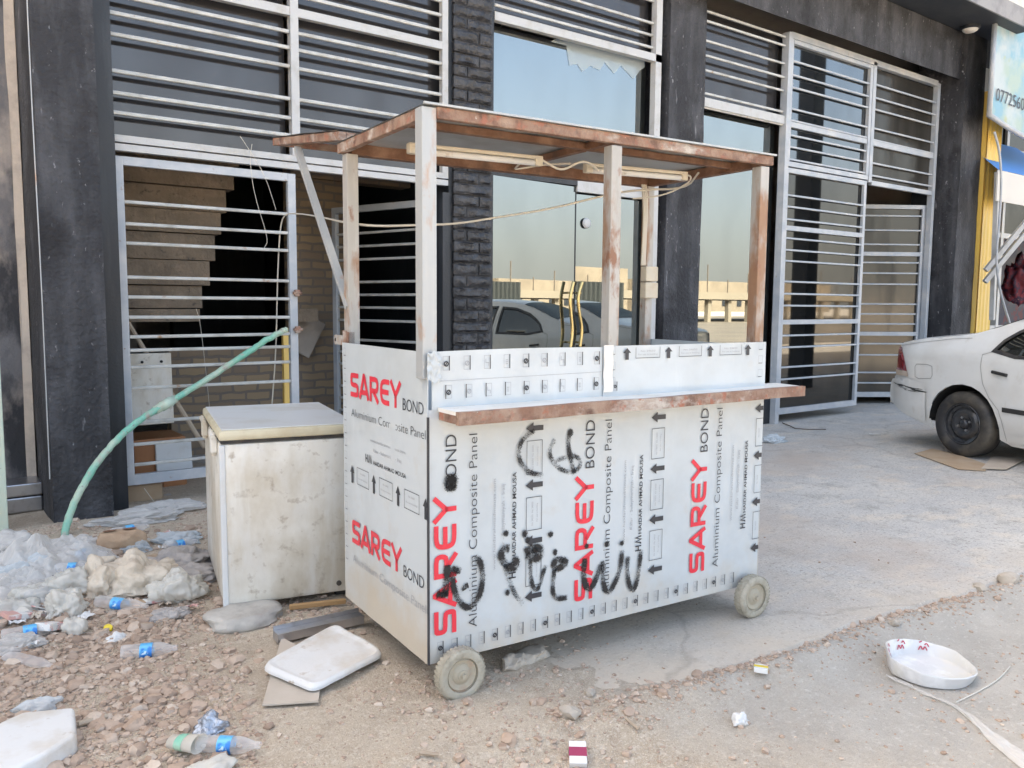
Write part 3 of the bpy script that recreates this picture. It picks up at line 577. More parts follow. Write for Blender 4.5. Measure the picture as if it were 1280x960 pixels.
# sign with its sagging lower edge
sg = thing('shop_sign', 'pale blue printed banner sign with a phone number above the yellow corner', 'sign', (14.5, 5.2, 3.9))
SG = Vector((14.5, 5.2, 3.9))
YS = 5.25
A0 = FY(1237, 150, YS); TT = FY(1240, 40, YS).z + .25
x0 = A0.x; x1 = x0 + 3.4; zl = FY(1239, 137, YS).z; zr_ = FY(1280, 158, YS).z
def signz(a): return zl - .08 - .17 * math.sin(math.pi * min(1, a * 1.0)) 
b = MB(); NU = 40
b.grid(lambda a, c: (x0 + (x1 - x0) * a, YS + .0 - .04 * math.sin(a * 7) * 0, signz(a) + (TT - signz(a)) * c), NU, 6)
m_sign = mat('printed_banner', (.20, .39, .49), .5, var=[((.36, .46, .40), 1.6, .42, .56), ((.46, .52, .53), 1.1, .5, .62), ((.42, .45, .25), 2.3, .62, .7)], coord='World')
b.v = [tuple(Vector(v) - SG) for v in b.v]; ban = b.build('banner', m_sign, sg, smooth=True)
b = MB(); b.tube([Vector((x0 + (x1 - x0) * i / 30, YS, signz(i / 30))) - SG for i in range(31)], .035, 8); b.bar(Vector((x0 - .02, YS, zl - .1)) - SG, Vector((x0 - .02, YS, TT)) - SG, .05); b.build('sign_edge', m_gatew, sg, smooth=True)
b = MB(); b.box(x0 + .1, x1, YS + .03, 6.3, TT - .1, TT); b.v = [tuple(Vector(v) - SG) for v in b.v]; b.build('bracket', m_darkframe, sg)
# ---- lettering helpers
_tc = {}
def glyphs(s, bold=0.0):
    k = (s, bold)
    if k in _tc: return _tc[k]
    cu = bpy.data.curves.new('t', 'FONT'); cu.body = s; cu.size = 1; cu.offset = bold; cu.resolution_u = 4
    o = bpy.data.objects.new('t', cu); COL.objects.link(o); bpy.context.view_layer.update()
    dg = bpy.context.evaluated_depsgraph_get(); me = bpy.data.meshes.new_from_object(o.evaluated_get(dg))
    vs = [v.co.copy() for v in me.vertices]; fs = [tuple(p.vertices) for p in me.polygons]
    bpy.data.objects.remove(o); bpy.data.curves.remove(cu); bpy.data.meshes.remove(me)
    _tc[k] = (vs, fs); return _tc[k]
_h = glyphs('H'); CAP = max(v.y for v in _h[0]) - min(v.y for v in _h[0])
def put_text(mb, s, L, H, org, ex, ey, bold=0.0):
    """text of total length L and capital height H on the plane org + ex*x + ey*y"""
    vs, fs = glyphs(s, bold); a = min(v.x for v in vs); c = max(v.x for v in vs)
    mb.add([Vector(org) + Vector(ex) * ((v.x - a) / (c - a) * L) + Vector(ey) * (v.y / CAP * H) for v in vs], fs)
def ribbon2(pts, w, closed=False):
    """mitred 2D ribbon -> verts, faces"""
    P = [Vector((p[0], p[1])) for p in pts]; n = len(P); vs = []; fs = []
    for i in range(n):
        a = P[i - 1] if (i or closed) else P[i]; c = P[(i + 1) % n] if (i < n - 1 or closed) else P[i]
        t1 = (P[i] - a); t2 = (c - P[i])
        if t1.length < 1e-9: t1 = t2
        if t2.length < 1e-9: t2 = t1
        t1.normalize(); t2.normalize(); t = (t1 + t2)
        if t.length < 1e-6: t = t1
        t.normalize(); nrm = Vector((-t.y, t.x)); k = 1 / max(.5, nrm.dot(Vector((-t1.y, t1.x))))
        vs += [P[i] + nrm * w / 2 * k, P[i] - nrm * w / 2 * k]
    for i in range(n if closed else n - 1):
        j = (i + 1) % n; fs.append((2 * i, 2 * i + 1, 2 * j + 1, 2 * j))
    return vs, fs
def put2(mb, vf, org, ex, ey):
    mb.add([Vector(org) + Vector(ex) * v.x + Vector(ey) * v.y for v in vf[0]], vf[1])
b = MB(); ps = FY(1245, 125, YS - .01); put_text(b, '077256019', FY(1290, 137, YS - .01).x - ps.x, .16, ps - SG, (1, 0, -.02), (0, 0, 1)); b.build('lettering', m_ink, ban)
# blue awning and its white frame
aw = thing('shop_awning', 'blue and white fabric awning on a white frame beside the yellow corner', 'awning', (15, 5.6, 2.6)); AW = Vector((15, 5.6, 2.6))
m_blueaw = mat('blue_awning_fabric', (.06, .26, .68), .6); m_whaw = mat('cream_awning_fabric', (.66, .63, .58), .7)
p1 = FY(1248, 212, 5.3); p2 = FY(1282, 188, 4.6)
b = MB(); b.add([p1 - AW, Vector((p1.x + 2.6, 5.3, p1.z + .0)) - AW, Vector((p1.x + 2.8, 6.25, p1.z + .75)) - AW, Vector((p1.x + .5, 6.25, p1.z + .75)) - AW], [(0, 1, 2, 3)]); b.build('canopy', m_blueaw, aw)
b = MB(); b.box(p1.x, p1.x + 2.7, 5.30, 5.32, p1.z - .42, p1.z - .004); b.v = [tuple(Vector(v) - AW) for v in b.v]; b.build('valance', m_whaw, aw)
b = MB()
q0 = FY(1232, 338, 5.35); q1 = FY(1290, 268, 5.0)
for p_, q_ in ((q0, q1), (q0 + Vector((0, 0, -.16)), q1 + Vector((0, 0, -.16))), (FY(1247, 215, 5.35), FY(1240, 400, 5.35))): b.bar(p_ - AW, q_ - AW, .06)
b.build('awning_frame', m_white, aw)
hp = [FY(x, y, 5.2) for x, y in ((1243, 165), (1250, 190), (1252, 230), (1249, 280), (1245, 320), (1248, 355), (1256, 385), (1263, 406), (1266, 425))]
o_ = hp[-1].copy(); b = MB(); b.tube(chaikin([p - o_ for p in hp]), .016, 8); single(b, 'hanging_cable', m_gatew, 'grey white cable hanging in front of the neighbouring shop', 'cable', o_, smooth=True)
pr = FY(1272, 350, 7.2); b = MB()
rg = random.Random(3)
bm = bmesh.new(); bmesh.ops.create_icosphere(bm, subdivisions=4, radius=1)
vs = []
for v in bm.verts:
    d = v.co.normalized(); k = 1 + .5 * n3(d.x * 2, d.y * 2, d.z * 2) + .3 * n3(d.x * 6, d.y * 6, d.z * 6); vs.append((d.x * .36 * k, d.y * .2 * k, d.z * .42 * k))
bm.verts.index_update(); b.add(vs, [tuple(v.index for v in f.verts) for f in bm.faces]); bm.free()
single(b, 'hanging_goods', mat('red_goods', (.16, .012, .022), .7, var=[((.03, .01, .03), 9, .45, .55), ((.25, .12, .1), 16, .62, .66)]), 'red bundle of goods hanging in the neighbouring shop window', 'goods', pr, smooth=True)
# ------------------------------------------------------------------ across the street (seen in the glass)
b = MB(); b.grid(lambda a, c: (-150 + 360 * a, -60 + 53 * c, -.03), 40, 10); o = b.build('street', mat('dusty_asphalt', (.15, .135, .115), .9, var=[((.21, .18, .145), .4, .4, .7)], coord='World')); o['kind'] = 'structure'
m_sand = mat('sandy_block', (.20, .17, .13), .9, var=[((.15, .125, .095), .3, .4, .7)], coord='World'); m_cfr = mat('raw_concrete_frame', (.21, .185, .145), .85, coord='World')
uf = thing('unfinished_building', 'unfinished one storey concrete frame building across the street', 'building', (40, -34, 0)); UB = Vector((40, -34, 0))
b = MB(); b.box(24, 90, -44, -33.6, 1.9, 2.5); b.v = [tuple(Vector(v) - UB) for v in b.v]; b.build('slab', m_cfr, uf)
for i in range(24):
    x = 25 + i * 2.7; q = MB().box(x, x + .4, -34.4, -34, -.1, 1.9); q.v = [tuple(Vector(v) - UB) for v in q.v]; q.build('column', m_cfr, uf)
b = MB()
for i in range(24): b.bar((25.2 + i * 2.7, -34.3, 2.5), (25.2 + i * 2.7, -34.3, 3.6 + .6 * (i % 3)), .07)
b.v = [tuple(Vector(v) - UB) for v in b.v]; b.build('starter_bars', m_cabled, uf)
yb = thing('sandy_building', 'long sand coloured building behind the unfinished frame across the street', 'building', (95, -125, 0)); YB = Vector((95, -125, 0))
b = MB(); b.box(20, 92, -135, -118, -.1, 7.6).box(92, 128, -130, -118, -.1, 9.2).box(128, 200, -130, -115, -.1, 7.0); b.v = [tuple(Vector(v) - YB) for v in b.v]; wl = b.build('wall', m_sand, yb)
for i in range(30):
    x = 24 + i * 5.5; q = MB().box(x, x + 1.6, -117.98 + (3 if x > 128 else 0), -117.9 + (3 if x > 128 else 0), 1.2, 2.8); q.v = [tuple(Vector(v) - YB) for v in q.v]; q.build('window', m_darkframe, yb)
ct = thing('storage_container', 'dark corrugated storage container across the yard', 'container', (17, -8.5, 0)); 
m_ctn = mat('dark_green_steel', (.02, .024, .024), .5)
b = MB(); b.grid(lambda a, c: (-1.6 + 3.6 * a, 1.0 + (.03 if int(a * 72) % 4 < 2 else 0), .1 + 2.0 * c), 72, 1); b.box(-1.6, 2.0, -1.2, .98, .1, 2.1); b.build('body', m_ctn, ct)
for x in (-1.5, 1.7): MB().box(x, x + .2, -1.1, .9, -.1, .1).build('skid', m_rustd, ct)
# ------------------------------------------------------------------ the vendor cart
CO = Vector((1.427, 2.389, 0)); CA = -0.0773; CW, CD = 1.66, .795
cart = thing('vendor_cart', 'wheeled street vendor cart clad in printed white panels with rusty roof and spray painted front', 'cart', CO, CA)
eu = Vector((math.cos(CA), math.sin(CA), 0)); ev = Vector((-math.sin(CA), math.cos(CA), 0))
def CFp(x, y, v=0.0):
    """pixel -> (u, z) on the plane v of the cart"""
    d = ray(x, y); o = CO + ev * v - CP; t = ev.dot(o) / ev.dot(d); P = CP + d * t; return ((P - CO).dot(eu), P.z)
ZB, ZT, ZR = .125, 1.216, 2.026
def wavy(u, z, k=1.0): return .0022 * k * n3(u * 3.1, z * 2.3, 4.4) + .0012 * k * n3(u * 9, z * 7, 2)
# panel material with dust rising from the ground on the left side
def dusty_panel(name, reach=.12):
    m = m_panel.copy(); m.name = name; t = m.node_tree; N = t.nodes; L = t.links; b = N['Principled BSDF']
    old = b.inputs['Base Color'].links[0].from_socket
    g = N.new('ShaderNodeNewGeometry'); sx = N.new('ShaderNodeSeparateXYZ'); L.new(g.outputs['Position'], sx.inputs[0])
    no = N.new('ShaderNodeTexNoise'); no.inputs['Scale'].default_value = 4; no.inputs['Detail'].default_value = 9; no.inputs['Roughness'].default_value = .65; L.new(g.outputs['Position'], no.inputs['Vector'])
    a = N.new('ShaderNodeMath'); a.operation = 'MULTIPLY_ADD'; L.new(no.outputs[0], a.inputs[0]); a.inputs[1].default_value = -.75; L.new(sx.outputs[2], a.inputs[2])
    mr = N.new('ShaderNodeMapRange'); mr.inputs['From Min'].default_value = reach; mr.inputs['From Max'].default_value = reach - .34; mr.inputs['To Max'].default_value = .85; L.new(a.outputs[0], mr.inputs[0])
    mx = N.new('ShaderNodeMix'); mx.data_type = 'RGBA'; L.new(mr.outputs[0], mx.inputs[0]); L.new(old, mx.inputs[6]); mx.inputs[7].default_value = (.50, .43, .33, 1)
    L.new(mx.outputs[2], b.inputs['Base Color'])
    m2 = N.new('ShaderNodeMapRange'); m2.inputs['To Min'].default_value = .3; m2.inputs['To Max'].default_value = .85; L.new(mr.outputs[0], m2.inputs[0]); L.new(m2.outputs[0], b.inputs['Roughness'])
    return m
m_panelside = dusty_panel('dusty_composite_film'); m_panelfront = dusty_panel('front_composite_film', -.10)
def sheet_panel(u0, u1, z0, z1, v, t=.004, nu=40, nz=30, k=1.0, topwave=0.0):
    mb = MB()
    zt_ = lambda a: z1 + topwave * math.sin(a * math.pi)
    mb.grid(lambda a, c: (u0 + (u1 - u0) * a, v + wavy(u0 + (u1 - u0) * a, z0 + (zt_(a) - z0) * c, k), z0 + (zt_(a) - z0) * c), nu, nz)
    mb.grid(lambda a, c: (u0 + (u1 - u0) * a, v + t + wavy(u0 + (u1 - u0) * a, z0 + (zt_(a) - z0) * c, k), z0 + (zt_(a) - z0) * c), nu, nz, True)
    n1 = nu + 1; o2 = n1 * (nz + 1)
    for i in range(nu): mb.f += [(i, i + o2, i + 1 + o2, i + 1), (nz * n1 + i, nz * n1 + i + 1, nz * n1 + i + 1 + o2, nz * n1 + i + o2)]
    for j in range(nz): mb.f += [(j * n1, (j + 1) * n1, (j + 1) * n1 + o2, j * n1 + o2), (j * n1 + nu, j * n1 + nu + o2, (j + 1) * n1 + nu + o2, (j + 1) * n1 + nu)]
    return mb
fp = sheet_panel(.0, CW, ZB, 1.02, 0).build('front_panel', m_panelfront, cart, auto=40)
up1 = sheet_panel(.012, .742, 1.02, ZT + .002, -.002, k=.6, topwave=.004).build('upper_panel', m_panel, cart, auto=40)
up2 = sheet_panel(.744, CW - .004, 1.02, ZT + .006, -.007, k=.6).build('upper_panel', m_panel, cart, auto=40)
b = sheet_panel(0, CD, ZB, ZT, 0, k=1.3); b.v = [(-y + .0, x, z) for x, y, z in b.v]; lp = b.build('side_panel', m_panelside, cart, auto=40)
b = sheet_panel(0, CD, ZB, ZT - .01, 0, k=.6); b.v = [(CW + y - .002, x, z) for x, y, z in b.v]; b.build('side_panel', m_panelside, cart, auto=40)
b = sheet_panel(0.004, CW - .006, ZB, ZT - .17, CD); b.build('rear_panel', m_panelside, cart, auto=40)
b = MB(); b.box(.03, CW - .03, .03, CD - .02, ZT - .36, ZT - .345).box(.01, CW - .01, .01, CD - .01, ZB + .002, ZB + .03); b.build('inner_shelf', m_roofsheet, cart)
# bent corner foil, cover strip, panel edge and seam
b = MB(); b.box(-.0055, .0, -.006, .004, ZB, ZT - .22); b.build('corner_seam', m_ink, cart)
b = MB(); b.grid(lambda a, c: (.742 + .045 * a + .006 * n3(c * 4, 1), -.012 - .006 * math.sin(a * 3) , 1.045 + (ZT - 1.035) * c), 4, 12); b.build('cover_strip', m_counter, cart, smooth=True)
b = MB(); b.grid(lambda a, c: (-.012 + .05 * a, -.012 - .010 * n3(a * 5, c * 7, 3) - .004, ZT - .10 + .10 * c + .02 * n3(a * 3, c * 2)), 10, 16); b.build('torn_foil', m_panel, cart, smooth=True)
# counter
b = MB(); b.grid(lambda a, c: (.045 + 1.775 * a, -.002 - .128 * (1 - .55 * a) * c - (.0) , 1.028 + .004 * n3(a * 6, c)), 40, 4); 
b = MB()
def cnt(a): return -.128 + .045 * a
n = 40; top = []
for i in range(n + 1):
    a = i / n; u = .035 + 1.77 * a; top.append((u, cnt(a) + .0015 * n3(a * 30, 3), 1.026 + .004 * n3(a * 5, 2)))
vs = [(u, -.002 + .06 * (u > CW), z + .002) for u, y, z in top] + [(u, y, z) for u, y, z in top] + [(u, y, z - .012) for u, y, z in top] + [(u, -.002 + .06 * (u > CW), z - .012) for u, y, z in top]
k = n + 1; fs = []
for i in range(n): fs += [(i, i + 1, k + i + 1, k + i), (k + i, k + i + 1, 2 * k + i + 1, 2 * k + i), (2 * k + i, 2 * k + i + 1, 3 * k + i + 1, 3 * k + i), (3 * k + i, 3 * k + i + 1, i + 1, i)]
fs += [(0, k, 2 * k, 3 * k), (k - 1, 4 * k - 1, 3 * k - 1, 2 * k - 1)]
b.add(vs, fs); ctop = b.build('counter', m_counter, cart)
b = MB()
for i in range(n):
    (u, y, z), (u2, y2, z2) = top[i], top[i + 1]; b.bar((u, y - .012, z - .021), (u2 + .002, y2 - .012, z2 - .021), .022, .044)
b.bar((.047, cnt(0) + .002, 1.005), (.047, -.004, 1.005), .02, .04).bar((1.797, -.075, 1.005), (1.797, .05, 1.005), .02, .04)
b.build('counter_edge', m_rust, ctop)
# frame posts
def post(u, v, z0, z1, w, m): return MB().box(u - w / 2, u + w / 2, v - w / 2, v + w / 2, z0, z1, .003).build('post', m, cart)
post(.006, .028, ZT - .09, ZR - .004, .054, m_post); post(.797, .025, ZT - .15, ZR - .045, .05, m_postr); post(CW - .034, .032, .14, ZR - .045, .052, m_postr)
post(.028, CD - .03, .14, ZR - .045, .05, m_postr); post(CW - .030, CD - .03, .14, ZR - .045, .045, m_postr)
# roof frame
ZC = ZR - .022
b = MB(); b.box(-.010, .024, .0, .01, 0, .0).v.clear(); b = MB(); b.box(.034, CW + .008, -.002, .024, ZR - .038, ZR, .003); b.build('roof_beam', m_rust, cart)
b = MB(); b.box(-.012, .016, .056, CD + .01, ZR - .040, ZR, .003); b.build('roof_beam', m_rust, cart)
b = MB(); b.box(CW - .034, CW + .008, .041, CD + .01, ZR - .043, ZR - .001, .003); b.build('roof_beam', m_rustd, cart)
b = MB(); b.box(.031, CW - .035, CD - .035, CD + .01, ZR - .045, ZR + .012, .003); b.build('roof_beam', m_rustd, cart)
b = MB(); b.box(.031, CW - .035, .20, .235, ZR - .028, ZR - .003); b.build('roof_purlin', m_rustd, cart)
b = MB(); b.box(.80, .83, .041, .199, ZR - .030, ZR - .004).box(.80, .83, .236, CD - .036, ZR - .030, ZR - .004); b.build('roof_rib', m_rustd, cart)
b = MB(); b.grid(lambda a, c: (-.015 + (CW + .03) * a, -.012 + (CD + .02) * c, ZR + .003 + .003 * math.sin(a * 40)), 60, 4); b.grid(lambda a, c: (-.015 + (CW + .03) * a, -.012 + (CD + .02) * c, ZR + .001 + .002 * math.sin(a * 40)), 60, 4, True); b.build('roof_sheet', m_roofsheet, cart)
b = MB(); b.box(-.018, CW + .014, -.014, -.003, ZR + .001, ZR + .008); b.build('roof_sheet_edge', m_post, cart)
# rear flap held up by a strut
fl = bpy.data.objects.new('roof_flap', None); COL.objects.link(fl); fl.parent = cart; fl.location = (0, CD + .012, ZR + .016); fl.rotation_euler = (math.radians(7.5), 0, 0)
FLn = .93
b = MB(); b.box(-.006, .03, 0, FLn, 0, .036, .003).box(CW - .03, CW + .006, 0, FLn, 0, .036, .003).box(.031, CW - .031, 0, .035, 0, .035).box(.031, CW - .031, FLn - .035, FLn, 0, .035); b.build('flap_frame', m_rust, fl)
b = MB(); b.grid(lambda a, c: (-.012 + (CW + .024) * a, FLn * c * 1.01, .040 + .004 * n3(a * 4, c * 3)), 20, 10); b.build('flap_sheet', m_roofsheet, fl, smooth=True)
b = MB(); b.bar((.012, CD + .60, ZR + .075), (.012, CD - .04, 1.36), .03, .022); b.build('flap_strut', m_post, cart)
b = MB(); b.box(-.004, .002, CD + .0, CD + .06, 1.205, 1.245, .0).tube([(-.006, CD + .075, 1.225), (.004, CD + .075, 1.225)], .0215, 12); brk = b.build('latch_tab', m_postr, cart)
b = MB(); b.tube([(-.007, CD + .076, 1.225), (.005, CD + .076, 1.225)], .008, 10); b.build('bolt_hole', m_void, brk)
b = MB(); b.add([(-.0008, CD - .07, ZT - .012), (-.0008, CD + .004, ZT - .012), (-.0008, CD + .004, ZT + .05), (-.0008, CD - .045, ZT + .05)], [(0, 1, 2, 3)]); b.box(-.002, .03, CD - .055, CD - .003, ZT - .01, ZT + .045); b.build('gusset', m_rust, cart)
# lamps and wiring under the roof
for (u0, u1, v0, v1) in ((.077, .64, .32, .28), (.87, 1.38, .30, .235)):
    t = MB(); t.bar((u0, v0, 1.957), (u1, v1, 1.957), .032, .014, b=.003); L_ = t.build('lamp_batten', m_tubew, cart)
    t = MB(); t.tube([(u0 + .03, v0, 1.937), (u1 - .03, v1, 1.937)], .012, 10); t.build('lamp_tube', m_foam, L_, smooth=True)
    t = MB(); t.bar((u0, v0, 1.941), (u0 + .035, v0, 1.941), .03, .032, b=.005).bar((u1 - .035, v1, 1.941), (u1, v1, 1.941), .03, .032, b=.005); t.build('lamp_holder', m_tubew, L_)
w = MB()
w.tube(chaikin([(.62, .27, 1.955), (.66, .27, 1.94), (.72, .25, 1.91), (.78, .22, 1.95), (.84, .23, 1.955), (.92, .27, 1.935)]), .005, 6)
w.tube(chaikin([(1.36, .235, 1.95), (1.43, .25, 1.955), (1.46, .3, 1.93), (1.40, .4, 1.88), (1.3, .5, 1.87)]), .004, 6)
w.tube(chaikin([(.55, .3, 1.93), (.6, .42, 1.93), (.68, .5, 1.95), (.74, .40, 1.96), (.8, .3, 1.955)]), .004, 6)
w.build('wiring', m_cable, cart, smooth=True)
w = MB(); 
for k in range(3): w.tube(chaikin([(CW - .07 - .012 * k, CD - .055, 1.985), (CW - .062 - .011 * k, CD - .06, 1.9), (CW - .066 - .008 * k, CD - .06, 1.75), (CW - .07 - .01 * k, CD - .06, 1.58)]), .0055, 6)
w.build('power_cable', m_cable, cart, smooth=True)
t = MB(); t.box(CW - .092, CW - .012, CD - .10, CD - .055, 1.50, 1.575, .005); jb = t.build('socket_box', m_tubew, cart)
t = MB(); t.box(CW - .094, CW - .010, CD - .10, CD - .055, 1.415, 1.495, .005); t.build('socket_box', m_tubew, cart)
# wheels in front of the panel
for u, dia in ((.094, .092), (1.573, .094)):
    M = Matrix.Translation((u, -.052, dia)) @ Matrix.Rotation(math.radians(90), 4, 'X') @ Matrix.Rotation(.3, 4, 'Z')
    t = MB(); R_ = dia; prof = [(R_ * .66, -.022), (R_ * .86, -.026), (R_ * .97, -.020), (R_, -.008), (R_, .008), (R_ * .97, .020), (R_ * .86, .026), (R_ * .66, .022)]
    t.lathe(prof, 48, M); 
    for k in range(36):
        A = 2 * math.pi * k / 36; t.box(R_ * .985, R_ * 1.008, -.006, .003, -.02, .02, 0, M @ Matrix.Rotation(A, 4, 'Z'))
    tyre = t.build('wheel', m_wheel, cart, auto=50)
    t = MB(); t.lathe([(0, .024), (.018, .024), (.020, .020), (.030, .016), (.036, .010), (.046, .012), (.054, .017), (.060, .012), (R_ * .67, .018), (R_ * .67, -.02), (0, -.02)], 40, M); t.build('hub', m_hub, tyre, auto=40)
    t = MB(); t.tube([M @ Vector((0, 0, .02)), M @ Vector((0, 0, .034))], .009, 6); t.build('axle_bolt', m_hub, tyre)
    t = MB(); t.box(u - .02, u + .02, -.024, -.004, dia - .01, dia + .07); t.build('wheel_bracket', m_rustd, cart)
# ---- print on the panels
def strokes(s, x, H, w, mb, org, ex, ey):
    """wide letters drawn with a flat pen: returns advance"""
    pass
def sarey(mb, L, H, org, ex, ey):
    """the red wordmark, S A R E Y, length L, height H"""
    w = H * .20; h = H; adv = L / 5.0; g = adv * .14; lw = adv - g
    def P(pts, it=0):
        pts = [Vector(p) for p in pts]
        if it: pts = chaikin(pts, it)
        put2(mb, ribbon2([(p.x, p.y) for p in pts], w), org, ex, ey)
    a = w / 2
    x = 0; r = lw; m_ = h / 2
    P([(x + r, h - a), (x + a * 1.6, h - a), (x + a, h - a * 1.6), (x + a, m_ + a * .9), (x + a * 1.8, m_), (x + r - a * 1.8, m_), (x + r - a, m_ - a * .9), (x + r - a, a * 1.7), (x + r - a * 1.7, a), (x, a)], 1)
    x += adv; P([(x - .1 * w, 0), (x + r / 2 - .1 * w, h - .25 * w), (x + r / 2 + .1 * w, h - .25 * w), (x + r + .1 * w, 0)]); P([(x + r * .2, h * .28), (x + r * .8, h * .28)])
    x += adv * 1.02; P([(x + a, 0), (x + a, h)]); P([(x + w, h - a), (x + r - a * 2, h - a), (x + r - a, h - a * 2.2), (x + r - a, m_ + a * .8), (x + r - a * 2, m_ - a * .6), (x + w, m_ - a * .6)], 1); P([(x + r * .45, m_ - a), (x + r - a * .2, 0)])
    x += adv * 1.02; P([(x + r, h - a), (x + a * 2.6, h - a), (x + a, h - a * 2.8), (x + a, a * 2.8), (x + a * 2.6, a), (x + r, a)], 2); P([(x + w, m_), (x + r * .93, m_)])
    x += adv * .98; P([(x, h), (x + r / 2, m_ - a * .4), (x + r, h)]); P([(x + r / 2, m_ + a * .2), (x + r / 2, 0)])
red = MB(); ink = MB(); gry = MB()
UP = Vector((0, 0, 1)); LF = Vector((-1, 0, 0)); RT = Vector((1, 0, 0))
V0 = -.0048
def arrow(mb, org, ex, ey, L, Wd, clip=None):
    """arrow of length L along ex"""
    pts = [(0, 0), (.42, .5), (.42, .22), (1, .22), (1, -.22), (.42, -.22), (.42, -.5)]
    pts = [(x * L, y * Wd) for x, y in pts]
    if clip is not None: pts = [(min(x, clip), y) for x, y in pts]
    mb.add([Vector(org) + Vector(ex) * x + Vector(ey) * y for x, y in pts], [(0, 1, 6), (2, 3, 4, 5)])
def frame2(mb, org, ex, ey, w_, h_, t):
    put2(mb, ribbon2([(0, 0), (w_, 0), (w_, h_), (0, h_)], t, True), org, ex, ey)
SMALL1 = 'www.haidarahmadmousa.com'; SMALL2 = 'Kalar - Sulaymaniyah - Iraq'; HM = 'HAIDAR AHMAD MOUSA'
def hm_mark(mb, L, H, org, ex, ey):
    put_text(mb, 'H', L * .38, H, org, ex, ey, .02)
    put_text(mb, '\u2234' if False else '.', L * .06, H, Vector(org) + Vector(ex) * L * .46, ex, ey, .02)
    put2(mb, ribbon2([(0, 0), (L * .1, H), (L * .24, 0), (L * .36, H), (L * .46, 0)], H * .2), Vector(org) + Vector(ex) * L * .54, ex, ey)
cols = [.105, .710, 1.318]
for bi, bs in enumerate(cols):
    z0 = .222 + .012 * bi * .7
    def O(du, z): return Vector((bs + du, V0, z))
    sarey(red, .502, .088, O(0, z0 + .002), UP, LF)
    put_text(ink, 'BOND', .186, .043, O(0, z0 + .523), UP, LF, -.006)
    put_text(ink, 'Aluminium Composite Panel', .70, .033, O(.083, z0 + .005), UP, LF, -.012)
    put_text(gry, SMALL1, .335, .011, O(.160, z0 + .2), UP, LF); put_text(gry, SMALL2, .26, .013, O(.198, z0 + .25), UP, LF)
    put_text(ink, HM, .325, .0155, O(.247, z0 + .226), UP, LF, .016)
    hm_mark(ink, .062, .030, O(.247, z0 + .155), UP, LF)
    lim = CW - .004 - (bs + .288)
    for k in range(4):
        arrow(ink, O(.288, .928 - .2115 * k), RT, UP, min(.076, 1), .044, None if lim > .076 else lim)
        if k < 3:
            zb_ = .758 - .2115 * k
            if lim > .1:
                frame2(ink, O(.292, zb_), RT, UP, .068, .124, .0022)
                put_text(gry, 'No 24650  No 24650', .09, .007, O(.322, zb_ + .017), UP, LF); put_text(gry, 'For use in building', .07, .006, O(.342, zb_ + .03), UP, LF)
            else:
                put2(ink, ribbon2([(lim, 0), (0.004, 0), (.004, .124), (lim, .124)], .0022), O(.292, zb_), RT, UP); put_text(gry, 'No 24650', .04, .007, O(.318, zb_ + .04), UP, LF)
def icons(u0, u1, z, n, H, dark, flip=False, mb=None, seed=0, v=V0, step=None):
    rg_ = random.Random(seed)
    for i in range(n):
        u = u0 + (u1 - u0) * i / max(1, n - 1); w_ = H * .52; tgt = ink
        frame2(gry, (u, v, z), RT, UP, w_, H, .0012)
        x = u if flip else u + w_
        put2(ink, ribbon2([(x, z - .002), (x, z + H + .002)], .0035), (0, v - .0004, 0), RT, UP)
        k = i % 4
        c = [(u + w_ / 2 + H * .17 * math.cos(A * math.pi / 4), z + H * .46 + H * .17 * math.sin(A * math.pi / 4)) for A in range(8)]
        if k == 0: put2(ink, ribbon2(c, H * .10, True), (0, v - .0004, 0), RT, UP); put2(ink, ribbon2([(u + w_ * .3, z + H * .3), (u + w_ * .7, z + H * .62)], H * .08), (0, v - .0006, 0), RT, UP)
        elif k == 1: put2(gry, ribbon2(c, H * .05, True), (0, v - .0004, 0), RT, UP); put2(gry, ribbon2([(u + w_ * .3, z + H * .3), (u + w_ * .7, z + H * .62)], H * .04), (0, v - .0004, 0), RT, UP)
        elif k == 2: put2(gry, ribbon2([(u + w_ * .25, z + H * .75), (u + w_ * .25, z + H * .45), (u + w_ * .75, z + H * .45), (u + w_ * .75, z + H * .2)], H * .04), (0, v - .0004, 0), RT, UP)
        else:
            for q in (.3, .45, .6): put2(gry, ribbon2([(u + w_ * .3, z + H * q), (u + w_ * .7, z + H * q)], H * .05), (0, v - .0004, 0), RT, UP)
icons(.03, 1.48, .158, 27, .042, True)
red.build('red_lettering', m_red, fp); ink.build('black_lettering', m_ink, fp); gry.build('grey_lettering', m_grey, fp)
red = MB(); ink = MB(); gry = MB()
icons(.052, .70, 1.155, 9, .046, True, v=-.0065); icons(.062, .70, 1.058, 9, .044, True, True, v=-.0065)
put2(gry, ribbon2([(.03, 1.118), (.735, 1.124)], .0014), (0, -.0068, 0), RT, UP)
ink.build('black_lettering', m_ink, up1); gry.build('grey_lettering', m_grey, up1)
ink = MB(); gry = MB()
V2 = -.0125
for i, px_ in enumerate((784, 836, 888, 935)):
    u, z = CFp(px_, 441, V2); arrow(ink, (u, V2, 1.213), (0, 0, -1), RT, .046, .040)
for xa_, xb_ in ((795, 825), (849, 877), (900, 927)):
    ua = CFp(xa_, 440, V2)[0]; ub = CFp(xb_, 440, V2)[0]; put2(ink, ribbon2([(ua, 1.214), (ua, 1.172), (ub, 1.172), (ub, 1.214)], .002), (0, V2, 0), RT, UP)
    put_text(gry, 'No 24650', (ub - ua) * .6, .007, (ua + (ub - ua) * .2, V2, 1.196), RT, UP); put_text(gry, 'For use in building', (ub - ua) * .8, .006, (ua + (ub - ua) * .1, V2, 1.183), RT, UP)
